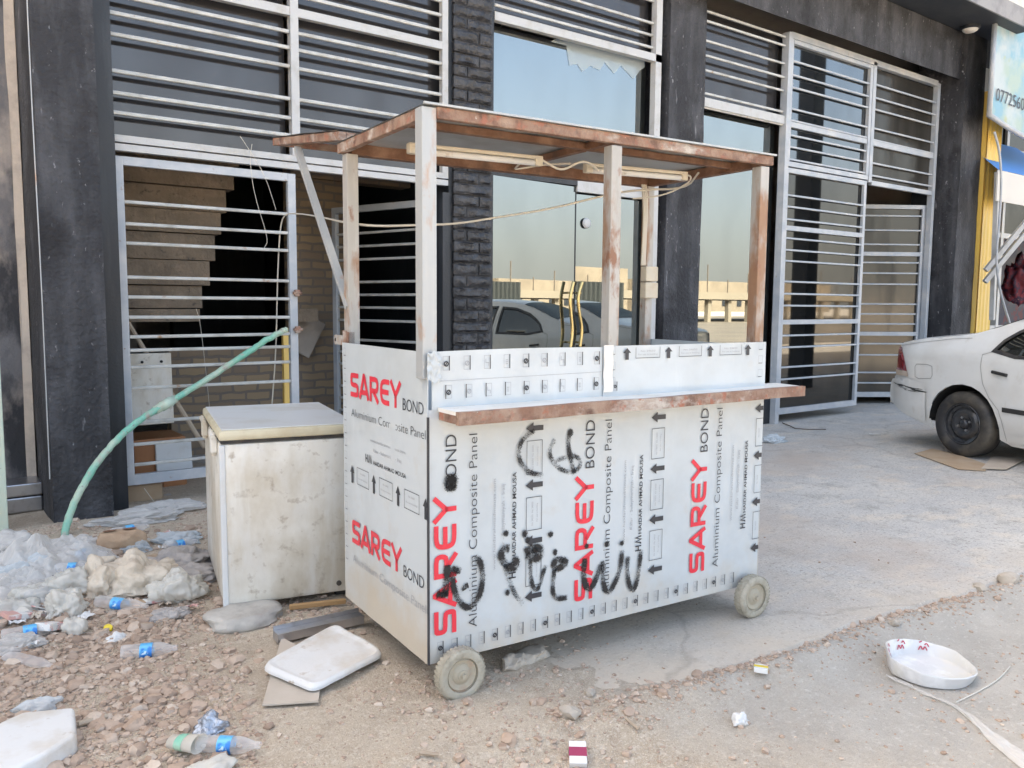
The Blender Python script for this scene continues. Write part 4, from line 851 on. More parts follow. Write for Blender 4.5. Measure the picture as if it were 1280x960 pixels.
for z in (1.19, 1.13, 1.07):
    put2(ink, ribbon2([(.775, z), (.795, z)], .003), (0, V2 - .0006, 0), RT, UP); frame2(gry, (.773, V2 - .0006, z), RT, UP, .024, .03, .0012)
    put2(ink, ribbon2([(1.605, z), (1.628, z)], .003), (0, V2, 0), RT, UP); frame2(gry, (1.604, V2, z), RT, UP, .026, .032, .0012)
icons(.79, .79, 1.05, 1, .032, True, v=V2 - .001)
ink.build('black_lettering', m_ink, up2); gry.build('grey_lettering', m_grey, up2)
# left side: text runs towards the front corner (-v)
red = MB(); ink = MB(); gry = MB(); RV = Vector((0, -1, 0)); UL = -.0065
for zb_, fade in ((1.0, 0), (.388, 1)):
    sarey(red, .50, .098, (UL, .702, zb_), RV, UP)
    put_text(ink, 'BOND', .168, .043, (UL, .195, zb_), RV, UP, -.006)
    put_text(ink if not fade else gry, 'Aluminium Composite Panel' if not fade else 'Aluminium Composite Panel', .685, .033, (UL, .696, zb_ - .082), RV, UP, -.014)
    if not fade:
        put_text(gry, SMALL1, .325, .011, (UL, .50, zb_ - .158), RV, UP); put_text(gry, SMALL2, .26, .013, (UL, .47, zb_ - .196), RV, UP)
        put_text(ink, HM, .30, .0155, (UL, .47, zb_ - .246), RV, UP, .014); hm_mark(ink, .062, .03, (UL, .55, zb_ - .246), RV, UP)
        for k in range(4):
            v_ = .695 - .2275 * k
            arrow(ink, (UL, v_, .715), (0, 0, -1), RV, .075, .042)
            if k < 3: frame2(ink, (UL, v_ - .055, .646), RV, UP, .122, .068, .0022); put_text(gry, 'No 24650', .05, .007, (UL, v_ - .09, .69), RV, UP); put_text(gry, 'For use in building', .09, .006, (UL, v_ - .07, .668), RV, UP)
for i in range(17):
    z = .30 + .054 * i; put2(ink, ribbon2([(-.775, z), (-.752, z)], .003), (UL, 0, 0), (0, 1, 0) if False else (0, -1, 0), UP)
    frame2(gry, (UL, .775, z), RV, UP, .022, .03, .0012)
red.build('red_lettering', m_red, lp); ink.build('black_lettering', m_ink, lp); gry.build('grey_lettering', m_grey, lp)
# ---- spray paint on the front
sp = MB(); dens = []
def spray_stroke(px, wpx, d0=1.0, it=2, taper=True):
    P = [Vector((*CFp(x, y), 0)) for x, y in px]; P = chaikin(P, it); pts = [(p.x, p.y) for p in P]; n = len(pts)
    for i in range(0): pass
    w = wpx * 1.5 / 350.0
    prof = ((-1.0, 0), (-.72, .4), (-.42, 1), (.42, 1), (.72, .4), (1.0, 0))
    A = ribbon2(pts, w * 2)[0]; base = len(sp.v)
    for i in range(n):
        L_, R_ = A[2 * i], A[2 * i + 1]; c = (L_ + R_) / 2; hd = (L_ - R_) / 2
        e = 1.0
        if taper: e = min(1, .55 + 3.0 * min(i, n - 1 - i) / n)
        for o, dd in prof:
            q = c + hd * o; sp.v.append((q.x, -.0062, q.y)); dens.append(dd * d0 * (.75 + .25 * math.sin(i * .9)) * e)
    m_ = len(prof)
    for i in range(n - 1):
        for k in range(m_ - 1): a = base + i * m_ + k; sp.f.append((a, a + 1, a + m_ + 1, a + m_))
def spray_dot(x, y, rx, ry=None, d0=1.0):
    ry = ry or rx; u, z = CFp(x, y); base = len(sp.v); rings = ((0, 1), (.45, 1), (.75, .6), (1.25, 0)); n = 16
    for r, dd in rings:
        for k in range(n):
            A = 2 * math.pi * k / n; rr = r * (1 + .12 * n3(math.cos(A) * 2 + x, math.sin(A) * 2 + y)); sp.v.append((u + rx / 350 * rr * math.cos(A), -.0066, z + ry / 350 * rr * math.sin(A))); dens.append(dd * d0)
    for i in range(len(rings) - 1):
        for k in range(n): a = base + i * n + k; c = base + i * n + (k + 1) % n; sp.f.append((a, c, c + n, a + n))
def c8(*p): return [(540 + x / 4.267, 640 + y / 4.267) for x, y in p]
def c7(*p): return [(540 + x / 5.333, 520 + y / 5.333) for x, y in p]
spray_stroke(c7((680, 95), (620, 130), (580, 190), (570, 260), (590, 320), (640, 375), (735, 395)), 3.4, .72)
spray_stroke(c7((815, 155), (780, 210), (785, 280), (830, 340), (900, 375), (960, 365), (990, 310), (960, 265), (900, 265), (820, 300)), 3.2, .62)
spray_stroke(c7((920, 95), (900, 160), (915, 270), (935, 350), (945, 385)), 3.6, .85)
spray_dot(*c7((918, 105))[0], 4.5, 5); spray_dot(*c7((120, 440))[0], 9.5, 11); spray_dot(*c7((125, 420))[0], 9, 8); spray_dot(*c7((125, 475))[0], 8, 6)
spray_dot(*c8((390, 112))[0], 4.6); spray_dot(*c8((490, 115))[0], 4.6, 5.5); spray_dot(*c8((505, 145))[0], 4, 4.5); spray_dot(*c8((628, 117))[0], 4.6)
spray_dot(*c8((652, 213))[0], 3.8, 5); spray_dot(*c8((820, 180))[0], 4); spray_dot(*c8((926, 168))[0], 4.5); spray_dot(*c8((1008, 165))[0], 4); spray_dot(*c8((398, 428))[0], 3.6, 4.5)
spray_stroke(c8((80, 280), (75, 400), (60, 440), (20, 430)), 5, 1); spray_stroke(c8((140, 310), (105, 330), (110, 410), (150, 490), (200, 515), (250, 450), (270, 350), (255, 260), (225, 235)), 4, .95)
spray_stroke(c8((100, 300), (150, 315)), 4, .9); spray_stroke(c8((190, 385), (165, 400), (170, 415)), 3.4, .9); spray_stroke(c8((20, 440), (55, 440), (85, 430)), 4, .8)
spray_stroke(c8((410, 190), (375, 195), (360, 235), (390, 285), (440, 300), (450, 265), (425, 245)), 5, .95); spray_stroke(c8((385, 270), (405, 360), (440, 440), (480, 490)), 3.6, .55)
spray_stroke(c8((490, 215), (530, 185), (570, 190), (575, 230), (545, 250), (500, 225)), 5.5, 1); spray_stroke(c8((530, 200), (560, 215)), 4, 1)
spray_stroke(c8((520, 240), (520, 330), (535, 400), (550, 415), (570, 395), (585, 330), (605, 280)), 3.2, .8)
spray_stroke(c8((700, 260), (665, 245), (640, 280), (655, 300), (695, 290), (712, 265), (690, 250)), 4.6, 1); spray_stroke(c8((650, 300), (640, 380), (640, 430), (660, 462), (720, 455)), 3.6, .85)
spray_stroke(c8((812, 245), (800, 330), (815, 400), (840, 410), (870, 360), (895, 280)), 4.6, 1); spray_stroke(c8((905, 260), (905, 350), (920, 420), (945, 425), (985, 350), (1005, 270), (1010, 200)), 4, .9)
spray_stroke(c8((1040, 235), (1035, 320), (1050, 400), (1070, 420), (1090, 370), (1105, 260), (1110, 200)), 3.8, .9)
sp.a['dens'] = dens; sp.build('spray_graffiti', m_spray, fp)
# ------------------------------------------------------------------ freezer
FA = math.radians(-12); fo = Vector((1.075, 3.526, 0))
fz = thing('chest_freezer', 'dirty white chest freezer with yellowed lid edge standing on a flat stone', 'freezer', fo, FA)
FW, FD = .60, .86
b = MB(); b.box(0, FW, 0, FD, .055, .775, .018); body = b.build('body', m_frz, fz, auto=40)
b = MB(); b.box(-.006, FW + .006, -.010, FD + .004, .789, .833, .012); lid = b.build('lid', m_lidedge, fz, auto=40)
b = MB(); b.box(.008, FW - .008, .004, FD - .01, .8335, .838, .002); b.build('lid_top', m_lid, lid)
b = MB(); b.box(.004, FW - .004, .004, FD - .004, .7755, .7885); b.build('lid_seal', m_rubber, fz)
for y in (.16, .66):
    b = MB(); b.box(-.022, -.001, y, y + .05, .70, .80, .006).box(-.03, -.001, y - .045, y - .015, .72, .79, .006).tube([(-.02, y - .05, .79), (-.02, y + .06, .80)], .012, 8); b.build('hinge', m_frz, fz)
b = MB(); b.box(-.004, .02, -.004, .02, .06, .77, .004); b.build('corner_trim', m_lid, fz)
b = MB(); b.tube([(.50, .001, .10), (.50, -.006, .10)], .012, 10); b.build('drain_plug', m_rubber, fz)
b = MB(); b.box(.03, .09, .06, .12, .02, .056).box(.5, .56, .06, .12, .02, .056).box(.03, .09, .74, .8, -.02, .056).box(.5, .56, .74, .8, -.02, .056); b.build('foot', m_rubber, fz)
# ------------------------------------------------------------------ white car
cF2 = Vector((-.27, -.965, 0)).normalized(); cI2 = Vector((.965, -.27, 0)).normalized()
car = thing('parked_car', 'dusty white sedan parked nose to the street with black steel wheels and scraped rear bumper', 'car', (7.83, 3.59, 0))
car.rotation_euler = (0, 0, math.atan2(cF2.y, cF2.x))
CWD = 1.68
def ys(s, z):
    y = .012
    if z > .95: y += (z - .95) * .42 + (z - .95) ** 2 * .5
    if z < .42: y += (.42 - z) * .22
    y += .012 * ((z - .7) / .3) ** 2
    if s < -.45: y += .20 * ((-.45 - s) / .55) ** 2
    if s > 3.1: y += .30 * ((s - 3.1) / .6) ** 2
    return y
def arc(cx, cz, r, a0, a1, n=14): return [(cx + r * math.cos(math.radians(a0 + (a1 - a0) * i / n)), cz + r * math.sin(math.radians(a0 + (a1 - a0) * i / n))) for i in range(n + 1)]
TOPL = [(-.955, .42), (-.965, .56), (-.94, .66), (-.885, .70), (-.868, .82), (-.862, .98), (-.83, 1.022), (-.6, 1.062), (-.35, 1.092), (-.146, 1.116), (.02, 1.145), (.2, 1.205), (.36, 1.272), (.55, 1.338), (.8, 1.392), (1.1, 1.418), (1.5, 1.42), (1.85, 1.385), (2.15, 1.27), (2.45, 1.12), (2.65, 1.03), (2.9, .98), (3.3, .90), (3.55, .80), (3.66, .62), (3.68, .42), (3.64, .26)]
BOTL = [(3.10, .20)] + arc(2.67, .31, .365, -14, 194) + [(2.2, .17), (1.2, .165), (.46, .165)] + arc(0, .31, .365, -16, 196)[:] + [(-.45, .245), (-.7, .30), (-.93, .37)]
WIN1 = [(.275, 1.0), (.33, 1.09), (.42, 1.165), (.55, 1.24), (.80, 1.315), (1.03, 1.33), (1.0, .965), (.50, .955)]
WIN2 = [(1.12, 1.335), (1.5, 1.335), (1.75, 1.30), (1.98, 1.18), (2.18, 1.02), (2.18, .97), (1.1, .965)]
def inpoly(p, poly):
    x, y = p; c = False; n = len(poly)
    for i in range(n):
        x1_, y1_ = poly[i]; x2_, y2_ = poly[i - 1]
        if (y1_ > y) != (y2_ > y) and x < (x2_ - x1_) * (y - y1_) / (y2_ - y1_) + x1_: c = not c
    return c
def dens_poly(P, st=.05, closed=True):
    Q = []
    n = len(P)
    for i in range(n if closed else n - 1):
        a = Vector(P[i]); c = Vector(P[(i + 1) % n]); k = max(1, int((c - a).length / st))
        for j in range(k): Q.append(tuple(a + (c - a) * j / k))
    if not closed: Q.append(tuple(P[-1]))
    return Q
def side_sheet(poly, holes, yf, st=.06, mirror=True):
    P = dens_poly(poly, st); HS_ = [dens_poly(h, st) for h in holes]; pts = [Vector(p) for p in P]; edges = [(i, (i + 1) % len(P)) for i in range(len(P))]
    for h in HS_: o = len(pts); pts += [Vector(p) for p in h]; edges += [(o + i, o + (i + 1) % len(h)) for i in range(len(h))]
    x0 = min(p.x for p in pts); x1 = max(p.x for p in pts); z0 = min(p.y for p in pts); z1 = max(p.y for p in pts); x = x0 + st
    while x < x1:
        z = z0 + st
        while z < z1:
            if inpoly((x, z), poly) and not any(inpoly((x, z), h) for h in holes) and min((Vector((x, z)) - p).length for p in pts[:len(P)]) > st * .45: pts.append(Vector((x, z)))
            z += st
        x += st
    r = geometry.delaunay_2d_cdt(pts, edges, [], 0, 1e-5); V, _, Fc = r[0], r[1], r[2]
    mb = MB(); fs = []
    for f in Fc:
        c = sum((V[i] for i in f), Vector((0, 0))) / len(f)
        if inpoly(c, poly) and not any(inpoly(c, h) for h in holes): fs.append(tuple(f))
    mb.add([(v.x, yf(v.x, v.y), v.y) for v in V], fs)
    if mirror: mb.add([(v.x, CWD - yf(v.x, v.y), v.y) for v in V], fs)
    return mb
sheet = side_sheet(TOPL + BOTL, [WIN1, WIN2], ys)
TD = dens_poly(TOPL, .05, False)
def strip(TDl, lift=0.0, cr=.035, n=14):
    mb = MB(); N_ = len(TDl) - 1
    def fn(a, c):
        s, z = TDl[int(round(a * N_))]; y0 = ys(s, z) - 0; y = y0 + (CWD - 2 * y0) * c; k = 1 - (2 * c - 1) ** 4
        up = cr * k if z > .9 else 0; bk = 0
        if z <= 1.0: bk = (-.06 if s < 0 else .07) * (1 - (2 * c - 1) ** 2)
        return (s + bk, y, z + up + lift)
    return mb.grid(fn, N_, n)
top_ = strip(TD); sheet.add(top_.v, top_.f)
bm = bmesh.new(); me_ = bpy.data.meshes.new('x'); me_.from_pydata(sheet.v, [], sheet.f); bm.from_mesh(me_); bmesh.ops.remove_doubles(bm, verts=bm.verts[:], dist=.002); bm.verts.index_update()
sheet.v = [tuple(v.co) for v in bm.verts]; sheet.f = [tuple(v.index for v in f.verts) for f in bm.faces]; bm.free(); bpy.data.meshes.remove(me_)
cb = sheet.build('body', m_car, car, auto=38)
# windows with black rubber frames
for W_ in (WIN1, WIN2):
    b = side_sheet(W_, [], lambda s, z: ys(s, z) + .012, .08); wn_ = b.build('side_window', m_carglass, car, smooth=True)
    b = MB()
    for mir in (0, 1):
        vs, fs = ribbon2(dens_poly(W_, .05), .030, True); b.add([(v.x, (ys(v.x, v.y) - .004) if not mir else CWD - ys(v.x, v.y) + .004, v.y) for v in vs], fs)
    b.build('window_seal', m_rubber, wn_)
for (lo, hi, nm) in ((.06, .72, 'rear_window'), (1.9, 2.5, 'windscreen')):
    b = strip([p for p in TD if lo <= p[0] <= hi and p[1] > 1.05], .006); b.build(nm, m_carglass, car, smooth=True)
def seam(pts, w, m, name, off=.003, par=None, closed=False):
    vs, fs = ribbon2(dens_poly(pts, .04, closed), w, closed); b = MB()
    b.add([(v.x, ys(v.x, v.y) - off, v.y) for v in vs], fs); b.add([(v.x, CWD - ys(v.x, v.y) + off, v.y) for v in vs], fs)
    return b.build(name, m, par or car)
m_seam = mat('panel_gap', (.30, .30, .29), .7)
seam([(.27, .99), (.18, .96), (.175, .85), (.21, .70), (.28, .58), (.375, .48), (.40, .40), (.42, .21), (1.06, .20), (1.06, 1.33)], .006, m_seam, 'door_gap', par=cb)
seam([(1.06, .20), (2.1, .20), (2.12, .45), (2.25, .7), (2.22, 1.0)], .008, m_seam, 'door_gap', par=cb)
seam([(-.84, .99), (-.55, 1.035), (-.2, 1.085), (.0, 1.10)], .006, m_seam, 'boot_gap', par=cb)
ff = [(-.53, .825), (-.40, .83), (-.345, .815), (-.335, .73), (-.35, .70), (-.49, .685), (-.54, .70), (-.55, .80)]
seam(ff, .006, m_seam, 'fuel_flap', par=cb, closed=True)
seam([(.415, .49), (1.03, .475)], .042, m_chromebk, 'side_moulding', .010, cb); seam([(1.08, .474), (2.08, .46)], .042, m_chromebk, 'side_moulding', .010, cb)
seam([(.43, .235), (2.18, .23)], .07, m_car, 'sill_trim', .014, cb)
for s0 in (.30, 1.28):
    for y in (-.012, CWD - .0):
        b = MB(); b.bar((s0, ys(s0, .81) + y * (1 if y < .5 else 1) - .002, .815), (s0 + .15, ys(s0 + .15, .79) + y - .002, .795), .022, .028, b=.006)
        b.build('door_handle', m_chromebk, car)
b = side_sheet([(-.868, .985), (-.80, .97), (-.69, .80), (-.64, .70), (-.885, .69), (-.872, .82)], [], lambda s, z: ys(s, z) - .006, .04); b.build('tail_light', m_tail, car, smooth=True)
b = side_sheet([(-.882, .745), (-.66, .745), (-.635, .695), (-.886, .69)], [], lambda s, z: ys(s, z) - .010, .04); b.build('tail_light_lens', m_tailc, car, smooth=True)
bp0 = [(-.985, .40), (-.995, .50), (-.985, .60), (-.95, .645), (-.62, .675), (-.415, .64), (-.40, .60), (-.385, .52), (-.40, .36), (-.425, .27), (-.70, .31)]
b = side_sheet(bp0, [], lambda s, z: ys(max(s, -.97), z) - .022, .05)
b.grid(lambda a, c: (([-.985, -.995, -.985, -.95][int(round(a * 3))]) - .06 * (1 - (2 * c - 1) ** 2), ys(-.97, .5) - .02 + (CWD - 2 * (ys(-.97, .5) - .02)) * c, [.38, .50, .60, .645][int(round(a * 3))]), 3, 14)
bpo = b.build('rear_bumper', m_car, car, auto=40)
rgc = random.Random(5); b = MB()
for i in range(16):
    s0 = rgc.uniform(-.92, -.5); z0 = .595 - (s0 + .92) * .05 + rgc.uniform(-.022, .02); l_ = rgc.uniform(.05, .22); w_ = rgc.uniform(.006, .016)
    n_ = 8; up_ = []; dn_ = []
    for k in range(n_ + 1):
        s = s0 + l_ * k / n_; h_ = w_ * math.sin(math.pi * (k + .3) / (n_ + .6)) * rgc.uniform(.5, 1); zz = z0 - .05 * (s - s0); up_.append((s, zz + h_ / 2)); dn_.append((s, zz - h_ / 2))
    pp = up_ + dn_[::-1]; b.add([(s, ys(max(s, -.97), z) - .0255, z) for s, z in pp], [(k, k + 1, 2 * n_ - k, 2 * n_ + 1 - k) for k in range(n_)])
b.build('scrape_marks', m_chromebk, bpo)
def wheel(s, y, side):
    w = bpy.data.objects.new('wheel', None); COL.objects.link(w); w.parent = car; w.location = (s, y, .305); w.rotation_euler = (math.radians(90), 0, 0)
    if side: w.rotation_euler = (math.radians(-90), 0, 0)
    t = MB(); R_ = .305
    t.lathe([(.19, .06), (.20, .075), (.235, .088), (.275, .082), (.296, .066), (.305, .05), (.305, -.09), (.29, -.11), (.19, -.10)], 56); t.build('tyre', m_rubber, w, auto=50)
    t = MB(); t.lathe([(.195, .066), (.188, .074), (.180, .07), (.172, .045), (.150, .036), (.128, .050), (.112, .058), (.085, .05), (.06, .03), (.048, .03), (.042, .055), (.03, .066), (0, .068)], 48); t.build('rim', m_rim, w, auto=45)
    t = MB()
    for k in range(4):
        A = k * math.pi / 2 + .4; t.lathe([(.011, 0), (.011, .016), (0, .018)], 6, Matrix.Translation((.062 * math.cos(A), .062 * math.sin(A), .032)))
    t.build('wheel_nuts', m_steel, w)
    t = MB()
    for k in range(8):
        A = k * math.pi / 4 + .2; t.lathe([(.013, 0), (0, .001)], 10, Matrix.Translation((.152 * math.cos(A), .152 * math.sin(A), .0405)))
    t.build('rim_holes', m_void, w)
for s in (0, 2.67): wheel(s, .105, 0); wheel(s, CWD - .105, 1)
b = MB()
for s in (0, 2.67):
    pts = arc(s, .31, .362, 0, 180, 16)
    for y0, y1 in ((.03, .5), (CWD - .5, CWD - .03)): b.grid(lambda a, c: (*[(p[0]) for p in [pts[int(round(a * 16))]]], y0 + (y1 - y0) * c, pts[int(round(a * 16))][1]), 16, 1); b.box(s - .36, s + .36, y1 if y0 < .4 else y0, (y1 if y0 < .4 else y0) + .01, .2, .67)
b.box(-.62, 3.4, .2, CWD - .2, .27, .28); b.build('wheel_well', m_void, car)
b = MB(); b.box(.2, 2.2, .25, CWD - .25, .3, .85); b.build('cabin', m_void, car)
# ------------------------------------------------------------------ loose things on the ground
def P3(x, y, l=0.0): return G(x, y, l)
def rotz_px(p, q):
    a = G(*p); c = G(*q); return math.atan2(c.y - a.y, c.x - a.x), (c - a).length
def bottle(px0, px1, label, r=.032, squash=.85, lab=True, roll=0.0, dz=0.0):
    """plastic bottle lying from the base px0 to the mouth px1"""
    a = G(*px0); c = G(*px1); L_ = max(.17, min(.26, (c - a).length)); mid = (a + c) / 2
    t = thing('plastic_bottle', label, 'bottle', Vector((mid.x, mid.y, max(GH(mid.x, mid.y), (a.z + c.z) / 2) + r * squash * .8 + dz)), math.atan2(c.y - a.y, c.x - a.x), 'empty water bottles in the litter')
    M = Matrix.Rotation(math.radians(90), 4, 'Y'); S = Matrix.Diagonal((1, 1, squash, 1)) @ Matrix.Rotation(roll, 4, 'X') @ M
    prof = [(0, .012), (r * .55, .004), (r * .9, 0), (r, .01)]
    for k in range(1, 6): prof += [(r, .012 + k * .10 * L_ / .6 * .55), (r * .94, .018 + k * .10 * L_ / .6 * .55), (r, .024 + k * .10 * L_ / .6 * .55)]
    prof += [(r, L_ * .66), (r * .86, L_ * .76), (r * .45, L_ * .9), (r * .40, L_ * .92), (r * .44, L_ * .93), (r * .40, L_)]
    sd = rnd.uniform(0, 50); b = MB(); b.lathe(prof, 22); v2 = []
    for v in b.v:
        v = Vector(v); k = 1 - .16 * max(0, n3(v.x * 18 + sd, v.y * 18, v.z * 11)) * 2; v2.append(S @ (Vector((v.x * k, v.y * k, v.z)) - Vector((0, 0, L_ / 2))))
    b.v = [tuple(v) for v in v2]; b.build('body', m_bottle, t, smooth=True)
    if lab:
        b = MB(); b.lathe([(r * 1.02, L_ * .34), (r * 1.02, L_ * .56)], 22); v2 = []
        for v in b.v:
            v = Vector(v); k = 1 - .16 * max(0, n3(v.x * 18 + sd, v.y * 18, v.z * 11)) * 2; v2.append(S @ (Vector((v.x * k, v.y * k, v.z)) - Vector((0, 0, L_ / 2))))
        b.v = [tuple(v) for v in v2]; b.build('label', m_blue, t, smooth=True)
    return t
bottle((80, 704), (135, 703), 'clear water bottle with blue label on plastic sheeting beside the brown stone', .036, dz=.02)
bottle((122, 758), (184, 764), 'clear water bottle with blue label just below the big beige sack')
bottle((2, 803), (80, 790), 'crushed water bottle with blue label at the left edge below the paper packets', .034)
bottle((152, 823), (222, 817), 'clear water bottle with blue label lying alone on bare gravel')
bottle((248, 938), (326, 942), 'clear water bottle with blue label below the crumpled foil', .031)
bottle((140, 672), (186, 664), 'water bottle half hidden behind the brown stone', .034)
def heap(name, px, hw, hd, h, m, label, cat, seed, fold=.5, rz=0.0, nu=96, nv=32, freq=3.0, world=None, group=None, pw=1.0, cramp=1.0):
    """crumpled soft heap: half width hw and depth hd in metres"""
    c = G(*px) if world is None else Vector((*world, GH(*world))); mb = MB(); vs = []; fs = []
    if name != 'plastic_sheet':
        bm = bmesh.new(); bmesh.ops.create_icosphere(bm, subdivisions=5 if hw > .06 else 4, radius=1); co, si = math.cos(rz), math.sin(rz); soft = name == 'sack'
        for v in bm.verts:
            d = v.co.normalized(); q = d * 1.3 + Vector((seed, seed * .7, 0)); k = 1 + .55 * n3(*q) + .22 * n3(*(q * 2.3))
            w1 = Vector((n3(*(d * 2 + Vector((seed, 0, 0)))), n3(*(d * 2 + Vector((0, seed, 0)))), n3(*(d * 2 + Vector((0, 0, seed))))))
            for f_, a_ in ((2.2, .10), (4.6, .075), (9.5, .04)):
                r_ = 1 - abs(n3(*((d + w1 * .5) * f_ + Vector((seed, f_, 0))))) * 2.2; k += a_ * (r_ if soft else r_ * abs(r_) * 1.15 + .2 * r_) * (.7 if soft else 1)
            if not soft: k += .05 * (noise.voronoi((d + w1 * .3) * 5 + Vector((seed, 0, 0)))[0][0] - .4)
            x = d.x * k * hw; y = d.y * k * hd; z = d.z * k
            z = (z if z > 0 else z * .22) * h * .95; X = c.x + x * co - y * si; Y = c.y + x * si + y * co
            vs.append((X - c.x, Y - c.y, GH(X, Y) - c.z + .22 * h * .9 + z))
        bm.verts.index_update(); fs = [tuple(v.index for v in f.verts) for f in bm.faces]; bm.free(); mb.add(vs, fs); o = mb.build(name, m, None, smooth=True, loc=c); return tag(o, label, cat, group)
    co, si = math.cos(rz), math.sin(rz)
    for j in range(nv + 1):
        r = j / nv
        for i in range(nu):
            A = 2 * math.pi * i / nu; ed = 1 + .22 * n3(math.cos(A) * 1.6 + seed, math.sin(A) * 1.6, seed) + .10 * n3(math.cos(A) * 5 + seed, math.sin(A) * 5, seed)
            x = r * ed * hw * math.cos(A); y = r * ed * hd * math.sin(A); X = c.x + x * co - y * si; Y = c.y + x * si + y * co
            u = x / hw * freq * .5; v = y / hd * freq * .5
            rid = 0; amp = 1; f_ = 1
            for o in range(4): rid += amp * (1 - abs(n3(u * f_ + seed, v * f_ + o * 7, seed)) * 2.4); amp *= .55; f_ *= 2.1
            z0_ = h * (1 - r ** 2) * .8
            env = (1 - r ** (2.2 * pw)) ** 1.15; crs = 0
            for o in range(3):
                q_ = Vector((x * 15 * 2.1 ** o + seed, y * 15 * 2.1 ** o, z0_ * 15 * 2.1 ** o + o * 3.3)); crs += (noise.voronoi(q_)[0][0] - .4) * .019 / 1.7 ** o * cramp
            z = GH(X, Y) + .006 + h * env * (1 - fold * .42 + fold * .27 * rid) + .016 * max(0, rid - .5) * (1 - r ** 8) * min(1, h / .05) + crs * (1 - r ** 10) * min(1, h / .06)
            lump = sst(.25, .9, n3(x / hw * 1.3 + seed, y / hd * 1.3, 9) + .5); z += h * .25 * env * (lump - .5)
            vs.append((X - c.x, Y - c.y, z - c.z))
    for j in range(nv):
        for i in range(nu): a = j * nu + i; d = j * nu + (i + 1) % nu; fs.append((a, d, d + nu, a + nu))
    mb.add(vs, fs); o = mb.build(name, m, None, smooth=True, loc=c); return tag(o, label, cat, group)
heap('plastic_sheet', (52, 712), .34, .30, .17, m_sheet, 'grey plastic sheeting draped in a peak at the foot of the black pillar', 'plastic sheet', 2.1, .8, .2, 150, 50, 3.2, pw=.6)
heap('plastic_sheet', (20, 742), .28, .17, .06, m_sheet, 'flat wrinkled plastic sheet spread in front of the peaked sheeting', 'plastic sheet', 5.3, .9, .1, 80, 22, 4)
heap('plastic_bag', (30, 726), .10, .08, .09, m_bag, 'pale blue plastic bag lying on the wrinkled sheet', 'bag', 8.8, .7)
heap('sack', (168, 738), .155, .12, .13, m_burlap, 'large beige woven sack slumped in the litter left of the freezer', 'sack', 3.7, .35, -.2, 90, 28, 1.6, pw=1.2, cramp=.35)
heap('sack', (122, 740), .075, .11, .11, m_burlap, 'narrow folded beige sack against the left side of the large sack', 'sack', 6.2, .35, .3, freq=1.6, pw=1.2, cramp=.35)
heap('plastic_bag', (228, 748), .10, .08, .10, m_bagw, 'whitish knotted bag between the large sack and the freezer', 'bag', 9.9, .6, pw=1.1)
heap('cloth', (224, 706), .15, .13, .06, m_cloth, 'crumpled grey brown cloth behind the whitish bag', 'cloth', 12.4, .9, 0, 80, 22, 3.5)
heap('plastic_bag', (86, 765), .07, .08, .07, m_bagw, 'greyish bag leaning left of the narrow sack', 'bag', 14.2, .6)
heap('plastic_bag', (72, 738), .04, .035, .05, m_blackbag, 'small shiny black bag among the plastic sheets', 'bag', 15.1, .7)
heap('plastic_bag', (966, 552), .14, .09, .05, m_bag, 'pale blue plastic bag on the pavement near the tall gate', 'bag', 17.7, .8)
heap('plastic_bag', (174, 652), .20, .12, .05, m_sheet, 'dull plastic bag under the closed gate leaf', 'bag', 21.7, .8)
heap('foil_tray', (264, 914), .045, .035, .035, m_foil, 'crumpled bluish foil tray on the gravel', 'tray', 19.3, .9)
heap('tissue', (146, 802), .035, .025, .025, m_foam, 'crumpled white tissue beside the yellow cap', 'tissue', 23.3, .9)
heap('paper_scrap', (925, 905), .03, .022, .028, m_foam, 'crumpled white paper lump on the dirt right of the pavement corner', 'paper', 25.3, .9)
heap('plastic_bag', (95, 792), .04, .045, .055, m_bagw, 'small yellowish bag at the lower edge of the litter', 'bag', 27.4, .5)
